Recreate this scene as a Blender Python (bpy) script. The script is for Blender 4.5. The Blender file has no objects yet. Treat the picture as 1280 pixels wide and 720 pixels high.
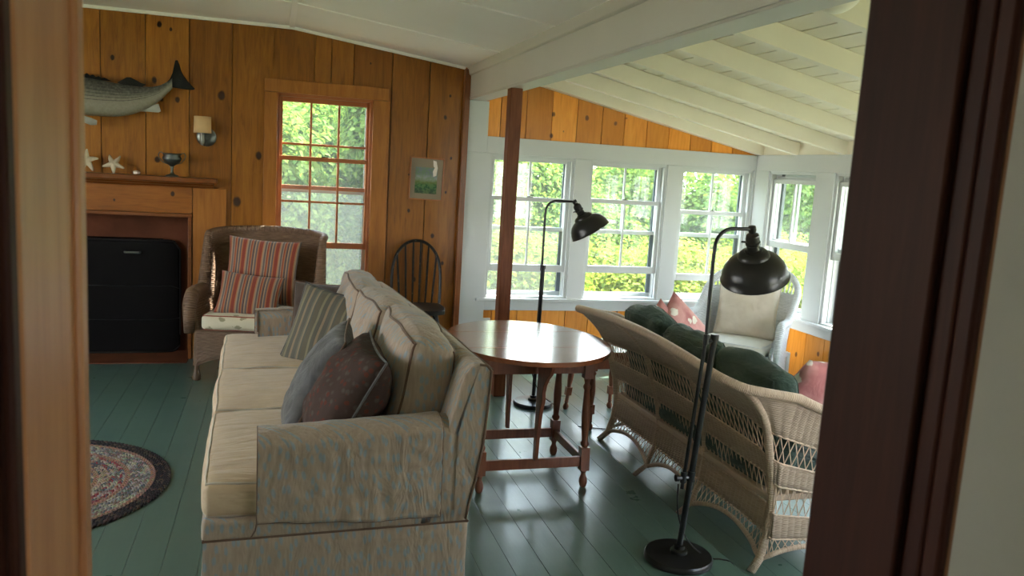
import bpy, math, random
from mathutils import Vector, Matrix, noise
random.seed(7)
PI = math.pi
C = bpy.context.scene.collection
V = Vector

# ------------------------------------------------------------------ materials
def new_mat(name):
    m = bpy.data.materials.new(name); m.use_nodes = True
    nt = m.node_tree; nt.nodes.clear()
    out = nt.nodes.new('ShaderNodeOutputMaterial')
    b = nt.nodes.new('ShaderNodeBsdfPrincipled')
    nt.links.new(b.outputs[0], out.inputs[0])
    return m, nt, b, out

class N:
    """tiny node-graph helper"""
    def __init__(s, nt): s.nt = nt
    def put(s, sock, v):
        if v is None: return
        if hasattr(v, 'is_output'): s.nt.links.new(v, sock)
        else:
            if isinstance(v, (tuple, list)) and len(v) == 3 and sock.type == 'RGBA': v = (*v, 1)
            sock.default_value = v
    def coord(s, kind='Object', scale=(1, 1, 1), rot=(0, 0, 0), loc=(0, 0, 0)):
        t = s.nt.nodes.new('ShaderNodeTexCoord'); m = s.nt.nodes.new('ShaderNodeMapping')
        s.nt.links.new(t.outputs[kind], m.inputs[0])
        m.inputs['Scale'].default_value = scale; m.inputs['Rotation'].default_value = rot; m.inputs['Location'].default_value = loc
        return m.outputs[0]
    def noise(s, vec, scale=5, detail=3, rough=.5, dist=0):
        n = s.nt.nodes.new('ShaderNodeTexNoise'); s.put(n.inputs['Vector'], vec)
        n.inputs['Scale'].default_value = scale; n.inputs['Detail'].default_value = detail
        n.inputs['Roughness'].default_value = rough; n.inputs['Distortion'].default_value = dist
        return n.outputs[0]
    def vor(s, vec, scale=5, feature='F1', rand=1, out='Distance'):
        n = s.nt.nodes.new('ShaderNodeTexVoronoi'); n.feature = feature; s.put(n.inputs['Vector'], vec)
        n.inputs['Scale'].default_value = scale; n.inputs['Randomness'].default_value = rand
        return n.outputs[out]
    def wave(s, vec, scale=5, dist=0, axis='X', detail=2):
        n = s.nt.nodes.new('ShaderNodeTexWave'); n.bands_direction = axis; s.put(n.inputs['Vector'], vec)
        n.inputs['Scale'].default_value = scale; n.inputs['Distortion'].default_value = dist; n.inputs['Detail'].default_value = detail
        return n.outputs[1]
    def math(s, op, a, b=None, c=None):
        n = s.nt.nodes.new('ShaderNodeMath'); n.operation = op
        s.put(n.inputs[0], a); s.put(n.inputs[1], b)
        if c is not None: s.put(n.inputs[2], c)
        return n.outputs[0]
    def ramp(s, f, stops, interp='LINEAR'):
        n = s.nt.nodes.new('ShaderNodeValToRGB'); s.put(n.inputs[0], f); r = n.color_ramp; r.interpolation = interp
        while len(r.elements) < len(stops): r.elements.new(.5)
        for e, (p, c) in zip(r.elements, stops):
            e.position = p; e.color = (*c, 1) if not isinstance(c, (int, float)) else (c, c, c, 1)
        return n.outputs[0]
    def mix(s, f, a, b, mode='MIX'):
        n = s.nt.nodes.new('ShaderNodeMix'); n.data_type = 'RGBA'; n.blend_type = mode
        s.put(n.inputs['Factor'], f); s.put(n.inputs['A'] if False else n.inputs[6], a); s.put(n.inputs[7], b)
        return n.outputs[2]
    def sep(s, vec):
        n = s.nt.nodes.new('ShaderNodeSeparateXYZ'); s.put(n.inputs[0], vec); return n.outputs
    def attr(s, name):
        n = s.nt.nodes.new('ShaderNodeAttribute'); n.attribute_name = name; return n.outputs
    def bump(s, h, strength=.3, dist=.01, b=None):
        n = s.nt.nodes.new('ShaderNodeBump'); n.inputs['Strength'].default_value = strength; n.inputs['Distance'].default_value = dist
        s.put(n.inputs['Height'], h)
        if b is not None: s.nt.links.new(n.outputs[0], b.inputs['Normal'])
        return n.outputs[0]

def plain(name, col, rough=.5, metal=0, spec=.5, bump=0, bscale=60, var=0, coat=0):
    m, nt, b, o = new_mat(name); g = N(nt)
    b.inputs['Roughness'].default_value = rough; b.inputs['Metallic'].default_value = metal
    b.inputs['Specular IOR Level'].default_value = spec; b.inputs['Coat Weight'].default_value = coat
    co = g.coord()
    nz = g.noise(co, bscale, 4)
    lo = tuple(max(0, c * (1 - var)) for c in col); hi = tuple(min(1, c * (1 + var)) for c in col)
    g.put(b.inputs['Base Color'], g.ramp(g.noise(co, max(2, bscale * .12), 4), [(.3, lo), (.7, hi)]))
    if bump: g.bump(nz, bump, .004, b)
    return m

def pine(name, dark, mid, light, rough=.35, vert=True, knots=True, kcol=(.035, .012, .006), coat=.15, klist=None, spec=.4):
    """knotty varnished pine: grain along z (vert) or along x/y, colour per board from attribute 'tone'"""
    m, nt, b, o = new_mat(name); g = N(nt)
    sc = (9, 9, .9) if vert else (1.2, 9, 9)
    co = g.coord(scale=sc)
    tone = g.attr('tone')[2]
    w = g.noise(co, 3.0, 5, .6, 1.2)
    fine = g.noise(g.coord(scale=(60, 60, 2) if vert else (2, 60, 60)), 3, 3)
    f = g.math('MULTIPLY_ADD', w, .75, g.math('MULTIPLY', fine, .25))
    base = g.ramp(f, [(.28, dark), (.5, mid), (.72, light)])
    base = g.mix(1, base, g.ramp(tone, [(0, (.72, .66, .6)), (1, (1.15, 1.15, 1.15))]), 'MULTIPLY')
    if knots:
        ox, oy, oz = g.sep(g.coord())
        wobn = g.math('MULTIPLY', g.math('SUBTRACT', g.noise(g.coord(scale=(1, 1, .6)), 22, 2), .5), .016)
        if klist:
            k = None
            for kx, kz, kr in klist:
                dx = g.math('SUBTRACT', ox, kx); dz = g.math('MULTIPLY', g.math('SUBTRACT', oz, kz), .72)
                d = g.math('DIVIDE', g.math('ADD', g.math('SQRT', g.math('ADD', g.math('MULTIPLY', dx, dx), g.math('MULTIPLY', dz, dz))), wobn), kr)
                k = d if k is None else g.math('MINIMUM', k, d)
        else:
            cb = g.nt.nodes.new('ShaderNodeCombineXYZ'); g.put(cb.inputs[0], g.math('MULTIPLY', g.math('ADD', ox, oy) if vert else ox, 1.0)); g.put(cb.inputs[1], g.math('MULTIPLY', oz, .75))
            vn = g.nt.nodes.new('ShaderNodeTexVoronoi'); vn.voronoi_dimensions = '2D'; vn.inputs['Scale'].default_value = 3.6; g.put(vn.inputs['Vector'], cb.outputs[0])
            sel = g.sep(vn.outputs['Color'])[0]
            k = g.math('DIVIDE', g.math('ADD', vn.outputs['Distance'], g.math('MULTIPLY', wobn, 3)), g.math('MULTIPLY_ADD', sel, .05, .012))
        mask = g.ramp(k, [(.62, 1), (1.0, .0)])
        base = g.mix(g.math('MULTIPLY', g.ramp(k, [(.9, 1), (2.4, 0)]), .45), base, tuple(c * .55 for c in mid))
        base = g.mix(mask, base, kcol)
    g.put(b.inputs['Base Color'], base)
    b.inputs['Roughness'].default_value = rough
    b.inputs['Coat Weight'].default_value = coat; b.inputs['Coat Roughness'].default_value = .25; b.inputs['Specular IOR Level'].default_value = spec
    g.bump(f, .15, .002, b)
    return m

def weave_mat(name, c1, c2, pu=.02, pv=.005, rough=.55, strength=.8):
    """wicker: horizontal weavers passing over and under vertical stakes, in UV metres"""
    m, nt, b, o = new_mat(name); g = N(nt)
    u, v, _ = g.sep(g.coord('UV'))
    uu = g.math('DIVIDE', u, pu); vv = g.math('DIVIDE', v, pv)
    row = g.math('FLOOR', vv)
    par = g.math('MULTIPLY', g.math('MODULO', row, 2), 1.0)
    over = g.math('SINE', g.math('MULTIPLY', g.math('ADD', uu, par), PI))
    rnd = g.math('ABSOLUTE', g.math('SINE', g.math('MULTIPLY', vv, PI)))
    h = g.math('MULTIPLY', rnd, g.math('MULTIPLY_ADD', over, .35, .65))
    col = g.ramp(g.noise(g.coord('UV', scale=(14, 150, 1)), 1.0, 3, .6), [(.3, c1), (.7, c2)])
    g.put(b.inputs['Base Color'], col)
    b.inputs['Roughness'].default_value = rough
    g.bump(h, strength, .004, b)
    return m

def fabric(name, col, col2=None, wr=.5, rough=.9, weave=900, wdir=(9, 9, 9), sheen=.2, wd=.02):
    m, nt, b, o = new_mat(name); g = N(nt)
    co = g.coord(); col2 = col2 or tuple(c * .8 for c in col)
    g.put(b.inputs['Base Color'], g.ramp(g.noise(co, 14, 5), [(.3, col2), (.7, col)]))
    b.inputs['Roughness'].default_value = rough; b.inputs['Sheen Weight'].default_value = sheen
    b.inputs['Specular IOR Level'].default_value = .2
    h = g.math('ADD', g.noise(g.coord(scale=wdir), 1, 3, .55, .6), g.math('MULTIPLY', g.noise(co, weave, 1), .03))
    g.bump(h, wr, wd, b)
    return m, g, b, co

def stripes(name, axis, period, stops, wr=.3):
    m, g, b, co = fabric(name, (.5, .5, .5), wr=wr)
    x = g.sep(g.coord('UV'))[axis]
    f = g.math('FRACT', g.math('DIVIDE', x, period))
    g.put(b.inputs['Base Color'], g.ramp(f, stops, 'CONSTANT'))
    return m

M = {}
KN = [(-1.279, 2.276, .009), (-1.09, 2.116, .013), (-.791, 2.366, .017), (-.719, 2.342, .008), (-.826, 1.988, .020), (-.676, 1.864, .019), (-.78, 1.861, .016), (-.384, 1.919, .028), (-.128, 1.511, .023), (-.809, 1.441, .02), (-.272, 1.17, .032), (-.481, .864, .01), (1.274, 2.053, .011), (1.241, 1.887, .016), (1.304, 1.58, .009), (.986, 1.161, .014), (1.183, .969, .018), (1.272, 1.314, .011), (.978, 1.437, .009), (1.273, .755, .011), (.66, 2.24, .009), (1.05, .62, .02), (-.05, .55, .02)]
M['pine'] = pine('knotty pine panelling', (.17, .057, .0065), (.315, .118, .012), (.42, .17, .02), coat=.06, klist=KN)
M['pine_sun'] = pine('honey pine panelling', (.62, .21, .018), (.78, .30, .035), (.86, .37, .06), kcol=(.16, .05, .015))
M['pine_trim'] = pine('pine window casing', (.25, .085, .012), (.38, .14, .02), (.46, .185, .035), knots=False)
M['sash_wood'] = plain('varnished sash wood', (.38, .13, .04), .35, var=.12, bscale=30)
M['pine_h'] = pine('pine mantel board', (.20, .062, .009), (.33, .11, .014), (.42, .15, .024), vert=False)
M['mantel_dark'] = pine('dark varnished mantel', (.13, .04, .01), (.20, .065, .015), (.27, .09, .022), vert=False, knots=False, rough=.3)
M['corner_wood'] = pine('corner moulding wood', (.14, .04, .01), (.22, .07, .016), (.28, .09, .022), knots=False)
M['post_wood'] = pine('post reddish brown wood', (.10, .032, .016), (.17, .058, .028), (.25, .09, .045), knots=False, rough=.45, coat=0, spec=.2)
M['white'] = plain('white painted trim', (.57, .585, .585), .42, var=.02, bump=.05, bscale=25)
M['white_wall'] = plain('white painted ceiling', (.92, .89, .85), .55, var=.02, bump=.05, bscale=8)
M['cream'] = plain('cream painted boards', (.80, .74, .61), .5, var=.04, bump=.1, bscale=30)
M['beam'] = plain('painted beam', (.50, .47, .42), .5, var=.03, bump=.08, bscale=20)
M['beige_wall'] = plain('beige plaster wall', (.58, .55, .49), .7, var=.03, bump=.1, bscale=60)
M['siding'] = plain('grey shingle siding', (.35, .34, .32), .8, var=.2)
M['black_metal'] = plain('black metal', (.012, .012, .013), .28, metal=.3, spec=.6)
M['bronze_metal'] = plain('dark lamp shade metal', (.022, .02, .019), .3, metal=.4, spec=.6)
M['shade_inside'] = plain('white enamel shade lining', (.78, .78, .76), .4)
M['steel'] = plain('brushed steel', (.4, .4, .4), .3, metal=1)
M['pewter'] = plain('aged pewter', (.16, .17, .16), .35, metal=.85, var=.3, bscale=20)
M['brass'] = plain('brass', (.5, .36, .12), .35, metal=1)
M['brick_red'] = plain('brick red painted hearth', (.13, .042, .02), .75, spec=.15, var=.25, bump=.3, bscale=40)
M['screen'] = plain('black fire screen mesh', (.008, .007, .007), .75, spec=.1, bump=.2, bscale=400)
M['soot'] = plain('sooty brick', (.03, .025, .022), .9, var=.4)
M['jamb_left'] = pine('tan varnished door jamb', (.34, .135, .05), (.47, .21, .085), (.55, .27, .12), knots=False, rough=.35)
M['jamb_dark'] = pine('dark door casing and shaded jamb', (.022, .006, .004), (.036, .010, .006), (.055, .016, .008), knots=False, rough=.5, coat=0, spec=.12)  # dark casing stain; the right jamb's shade is put into this colour too
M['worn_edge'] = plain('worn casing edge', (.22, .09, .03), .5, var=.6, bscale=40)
M['cord'] = plain('black cord', (.01, .01, .01), .5)
M['plastic_white'] = plain('white plastic', (.8, .8, .78), .4)
M['black_chair'] = plain('chipped black chair paint', (.014, .013, .013), .3, var=.3)
M['storm'] = plain('grey aluminium storm frame', (.42, .46, .46), .45, metal=.2)
M['storm_dark'] = plain('dark grey storm frame', (.09, .11, .12), .4)
M['bark'] = plain('shrub bark', (.10, .07, .05), .9, var=.3)
M['grass'] = plain('rough grass', (.22, .22, .10), .9, var=.4, bump=.6, bscale=8)
M['starfish'] = plain('dried starfish', (.62, .52, .38), .8, bump=.6, bscale=180, var=.15)
M['shell'] = plain('pale shell', (.75, .66, .60), .5, var=.15)
M['lampshade_tan'] = plain('tan paper candle shade', (.66, .44, .22), .8, var=.15, bscale=50)

# chair paint with worn streaks
m, nt, b, o = new_mat('worn black paint'); g = N(nt); co = g.coord(scale=(30, 30, 9))
g.put(b.inputs['Base Color'], g.ramp(g.noise(co, 3, 5, .7), [(.6, (.014, .013, .013)), (.7, (.22, .19, .16))])); b.inputs['Roughness'].default_value = .35; b.inputs['Specular IOR Level'].default_value = .25
M['black_chair'] = m

# glass
m, nt, b, o = new_mat('window glass'); nt.nodes.remove(b)
tr = nt.nodes.new('ShaderNodeBsdfTransparent'); gl = nt.nodes.new('ShaderNodeBsdfGlossy'); mx = nt.nodes.new('ShaderNodeMixShader'); m3 = nt.nodes.new('ShaderNodeMixShader'); tl = nt.nodes.new('ShaderNodeBsdfTranslucent')
tr.inputs[0].default_value = (.97, .985, .98, 1); gl.inputs['Roughness'].default_value = .02; mx.inputs[0].default_value = .022; m3.inputs[0].default_value = .006; tl.inputs[0].default_value = (.9, .95, .9, 1)
nt.links.new(tr.outputs[0], mx.inputs[1]); nt.links.new(gl.outputs[0], mx.inputs[2]); nt.links.new(mx.outputs[0], m3.inputs[1]); nt.links.new(tl.outputs[0], m3.inputs[2]); nt.links.new(m3.outputs[0], o.inputs[0])
M['glass'] = m
# insect screen : fine grey mesh, partly see-through
m, nt, b, o = new_mat('insect screen mesh'); nt.nodes.remove(b)
tr = nt.nodes.new('ShaderNodeBsdfTransparent'); df = nt.nodes.new('ShaderNodeBsdfDiffuse'); tl = nt.nodes.new('ShaderNodeBsdfTranslucent'); a = nt.nodes.new('ShaderNodeMixShader'); mx = nt.nodes.new('ShaderNodeMixShader')
df.inputs[0].default_value = (.3, .33, .33, 1); tl.inputs[0].default_value = (.45, .5, .45, 1)
nt.links.new(df.outputs[0], a.inputs[1]); nt.links.new(tl.outputs[0], a.inputs[2]); mx.inputs[0].default_value = .14
nt.links.new(tr.outputs[0], mx.inputs[1]); nt.links.new(a.outputs[0], mx.inputs[2]); nt.links.new(mx.outputs[0], o.inputs[0])
M['mesh'] = m

# painted green floor
m, nt, b, o = new_mat('green painted floorboards'); g = N(nt)
co = g.coord(); grain = g.noise(g.coord(scale=(14, 1.1, 1)), 3, 5, .6)
base = g.ramp(g.noise(co, 1.7, 5, .6), [(.3, (.085, .145, .118)), (.7, (.10, .165, .135))])
scr = g.noise(g.coord(scale=(150, 3.5, 1), rot=(0, 0, .12)), 1.6, 1, .5)
base = g.mix(g.ramp(scr, [(.80, 0), (.83, .7)]), base, (.32, .40, .36))
g.put(b.inputs['Base Color'], base)
g.put(b.inputs['Roughness'], g.ramp(g.noise(co, 5, 5, .6), [(.3, .27), (.75, .34)]))
b.inputs['Specular IOR Level'].default_value = .5; b.inputs['Coat Weight'].default_value = .3; b.inputs['Coat Roughness'].default_value = .18
g.bump(g.math('ADD', grain, g.math('MULTIPLY', g.noise(co, 5, 2), 1.2)), .16, .004, b)
M['floor'] = m

# polished table wood
m, nt, b, o = new_mat('polished maple table'); g = N(nt)
f = g.noise(g.coord(scale=(1.6, 18, 18)), 2.2, 5, .6, .5)
g.put(b.inputs['Base Color'], g.ramp(f, [(.3, (.20, .055, .022)), (.7, (.34, .11, .045))]))
b.inputs['Roughness'].default_value = .2; b.inputs['Coat Weight'].default_value = .7; b.inputs['Coat Roughness'].default_value = .14
g.bump(f, .08, .002, b)
M['table_wood'] = m
m, nt, b, o = new_mat('turned table leg wood'); g = N(nt)
f = g.noise(g.coord(scale=(18, 18, 1.6)), 2.2, 5, .6, .5)
g.put(b.inputs['Base Color'], g.ramp(f, [(.3, (.16, .05, .026)), (.7, (.27, .095, .05))])); b.inputs['Roughness'].default_value = .32
M['leg_wood'] = m

# sofa cloth: beige with small pale blue dashes
m, g, b, co = fabric('beige slipcover with blue dashes', (.55, .42, .29), (.47, .35, .24), wr=.65, wdir=(14, 14, 6), wd=.028)
sx_, sy_, sz_ = g.sep(g.coord())
cb = nt_ = g.nt.nodes.new('ShaderNodeCombineXYZ'); g.put(cb.inputs[0], g.math('MULTIPLY', g.math('ADD', sx_, sy_), 46.0)); g.put(cb.inputs[1], g.math('MULTIPLY', sz_, 19.0))
vn = g.nt.nodes.new('ShaderNodeTexVoronoi'); vn.voronoi_dimensions = '2D'; vn.inputs['Scale'].default_value = 1.0; vn.inputs['Randomness'].default_value = .75; g.put(vn.inputs['Vector'], cb.outputs[0])
d = vn.outputs['Distance']; wv = g.noise(g.coord(scale=(300, 300, 30)), 1, 2)
base = g.ramp(g.noise(g.coord(scale=(120, 120, 14)), 1, 3), [(.35, (.34, .255, .195)), (.65, (.40, .305, .23))])
g.put(b.inputs['Base Color'], g.mix(g.ramp(g.math('ADD', d, g.math('MULTIPLY', wv, .25)), [(.30, .75), (.46, 0)]), base, (.22, .30, .34)))
M['sofa'] = m
m, g, b, co = fabric('sunlit beige cushion cloth', (.60, .45, .30), (.52, .38, .25), wr=.8, wdir=(3, 18, 9), wd=.02)  # sunlit look of the seats is put into this lighter cloth colour
M['sofa_top'] = m
M['piping_brown'] = fabric('brown piping', (.15, .09, .06))[0]
M['piping_pale'] = fabric('pale piping', (.60, .52, .42))[0]
M['green_cloth'] = fabric('dark green cushion cloth', (.055, .09, .075), (.038, .066, .054), wr=.9, wdir=(14, 4, 14), wd=.03)[0]
M['cream_cloth'] = fabric('cream pillow cloth', (.72, .64, .54), (.64, .56, .46), wr=.7, wdir=(4, 4, 18), wd=.02)[0]
M['grey_seat'] = fabric('off white seat cloth', (.68, .68, .64), (.6, .6, .57), wr=.3)[0]
# slate pillow
m, g, b, co = fabric('slate pillow velvet', (.13, .125, .125), (.07, .068, .068), wr=.9, sheen=.25)
M['slate'] = m
M['brown_cloth'] = fabric('dark taupe pillow cloth', (.085, .06, .05), (.055, .038, .03), wr=.4)[0]
# dark floral pillow
m, g, b, co = fabric('dark floral pillow cloth', (.06, .05, .055), (.035, .03, .035), wr=.5, sheen=0)
v1 = g.vor(co, 34); v2 = g.vor(g.coord(loc=(3, 1, 2)), 30)
base = g.mix(g.ramp(v2, [(.2, .9), (.36, 0)]), (.055, .034, .028), (.075, .062, .055))
g.put(b.inputs['Base Color'], g.mix(g.ramp(g.math('ADD', v1, g.math('MULTIPLY', g.noise(co, 120, 2), .2)), [(.34, 1), (.44, 0)]), base, (.10, .028, .018)))
M['floral_dark'] = m
# pink floral pillow
m, g, b, co = fabric('pink floral pillow cloth', (.62, .2, .2), (.55, .16, .17), wr=.4)
v1 = g.vor(co, 10)
g.put(b.inputs['Base Color'], g.mix(g.ramp(g.math('ADD', v1, g.math('MULTIPLY', g.noise(co, 18, 3), .6)), [(.56, 1), (.60, 0)]),
      g.ramp(g.noise(co, 8, 3), [(.4, (.46, .17, .17)), (.6, (.60, .30, .28))]), (.80, .74, .66)))
M['floral_pink'] = m
# cream cloth with leaf print
m, g, b, co = fabric('cream cloth with leaf print', (.68, .60, .44), (.62, .53, .38), wr=.35)
v1 = g.vor(g.coord(scale=(12, 12, 20)), 1.0)
g.put(b.inputs['Base Color'], g.mix(g.ramp(g.math('ADD', v1, g.math('MULTIPLY', g.noise(co, 34, 3), .7)), [(.62, .8), (.68, 0)]), (.66, .58, .42), (.26, .22, .12)))
M['leaf_cloth'] = m
c_r, c_o, c_t, c_g, c_b = (.26, .055, .035), (.42, .16, .075), (.36, .25, .17), (.15, .12, .115), (.10, .05, .045)
M['stripe_red'] = stripes('red orange striped cloth', 0, .115, [(0, c_r), (.13, c_o), (.19, c_t), (.27, c_g), (.38, c_t), (.43, c_r), (.50, c_o), (.57, c_g), (.63, c_b), (.68, c_t), (.76, c_g), (.86, c_o), (.93, c_r)])
M['stripe_green'] = stripes('green grey striped cloth', 0, .125, [(0, (.115, .10, .07)), (.22, (.21, .18, .115)), (.32, (.10, .095, .075)), (.5, (.25, .18, .12)), (.6, (.11, .105, .085)), (.78, (.15, .14, .11)), (.84, (.26, .20, .135)), (.92, (.10, .10, .08))])
# wicker
M['wicker'] = weave_mat('natural wicker weave', (.47, .335, .235), (.64, .48, .36), .032, .0055, strength=1)
M['wicker_rod'] = plain('natural cane', (.64, .47, .34), .5, var=.2, bscale=90, bump=.5)
M['wicker_brown'] = weave_mat('brown wicker weave', (.115, .062, .034), (.225, .13, .075), .03, .014, strength=1)
M['wicker_brown_rod'] = plain('brown cane', (.17, .10, .055), .55, var=.3, bscale=90, bump=.5)
M['wicker_white'] = weave_mat('white wicker weave', (.50, .52, .54), (.66, .68, .70), .03, .012, strength=.9)
M['wicker_white_rod'] = plain('white painted cane', (.62, .64, .66), .5, var=.1, bscale=90)
# wrapped cane: fine rings round the rod, in UV
m, nt, b, o = new_mat('wrapped cane'); g = N(nt)
v = g.sep(g.coord('UV'))[1]
g.put(b.inputs['Base Color'], g.ramp(g.noise(g.coord('UV', scale=(4, 120, 1)), 1, 3), [(.3, (.50, .35, .24)), (.7, (.70, .53, .39))]))
b.inputs['Roughness'].default_value = .45
g.bump(g.math('ABSOLUTE', g.math('SINE', g.math('MULTIPLY', v, PI / .0065))), .8, .003, b)
M['wicker_wrap'] = m
# leaf
def leafmat(name, a, bcol, tr):
    m, nt, b, o = new_mat(name); g = N(nt); nt.nodes.remove(b)
    col = g.ramp(g.attr('tone')[2], [(0, a), (1, bcol)])
    df = nt.nodes.new('ShaderNodeBsdfDiffuse'); tl = nt.nodes.new('ShaderNodeBsdfTranslucent'); mx = nt.nodes.new('ShaderNodeMixShader')
    g.put(df.inputs[0], col); g.put(tl.inputs[0], g.mix(1, col, (1.2, 1.15, .6), 'MULTIPLY')); mx.inputs[0].default_value = tr
    nt.links.new(df.outputs[0], mx.inputs[1]); nt.links.new(tl.outputs[0], mx.inputs[2]); nt.links.new(mx.outputs[0], o.inputs[0])
    return m
M['leaf'] = leafmat('green leaves', (.08, .165, .04), (.31, .40, .12), .5)
M['leaf_yellow'] = leafmat('yellow green leaves', (.14, .23, .04), (.42, .46, .11), .5)
# fish skin
m, nt, b, o = new_mat('striped bass skin'); g = N(nt)
u, v, _ = g.sep(g.coord('UV'))
st = g.math('ABSOLUTE', g.math('SINE', g.math('MULTIPLY', g.math('ADD', v, g.math('MULTIPLY', g.noise(g.coord('UV', scale=(3, 3, 1)), 2, 2), .01)), PI * 11)))
bk = g.ramp(v, [(.0, (.22, .20, .14)), (.30, (.27, .25, .19)), (.42, (.24, .22, .17)), (.75, (.07, .07, .06)), (1, (.03, .032, .03))])
msk = g.math('MULTIPLY', g.ramp(st, [(.22, 1), (.42, 0)]), g.math('MULTIPLY', g.math('GREATER_THAN', v, .38), g.math('LESS_THAN', v, .92)))
col = g.mix(g.math('MULTIPLY', msk, .9), bk, (.02, .02, .02))
col = g.mix(g.ramp(g.noise(g.coord(), 60, 3), [(.35, 0), (.8, .3)]), col, (.45, .44, .38))
g.put(b.inputs['Base Color'], col); b.inputs['Roughness'].default_value = .35
g.bump(g.vor(g.coord(), 110), .25, .002, b)
M['fish'] = m
M['fin'] = plain('dark fish fin', (.012, .012, .012), .6, spec=.2, var=.5, bscale=80, bump=.4)
M['fin_pale'] = plain('pale fish fin', (.33, .33, .29), .5, var=.3, bscale=80, bump=.4)
# braid rug
m, nt, b, o = new_mat('braided wool'); g = N(nt)
g.put(b.inputs['Base Color'], g.mix(.35, g.attr('col')[0], g.mix(1, g.attr('col')[0], g.ramp(g.noise(g.coord(), 220, 2), [(.3, .6), (.7, 1)]), 'MULTIPLY')))
b.inputs['Roughness'].default_value = .95
M['rug'] = m
# little landscape print
m, nt, b, o = new_mat('landscape print'); g = N(nt)
x, y, z = g.sep(g.coord())
f = g.math('ADD', z, g.math('MULTIPLY', g.noise(g.coord(), 25, 4), .05))
g.put(b.inputs['Base Color'], g.mix(g.ramp(g.noise(g.coord(), 60, 3), [(.45, 0), (.55, .5)]),
      g.ramp(g.math('ADD', g.math('MULTIPLY', f, 5), .45), [(0, (.06, .08, .06)), (.3, (.03, .11, .05)), (.45, (.15, .18, .06)), (.6, (.30, .33, .32)), (.8, (.18, .21, .23))]), (.16, .26, .1)))
b.inputs['Roughness'].default_value = .5; b.inputs['Specular IOR Level'].default_value = .2
M['print'] = m
M['mat_board'] = plain('beige mat board', (.26, .21, .15), .5, spec=.2)

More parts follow.
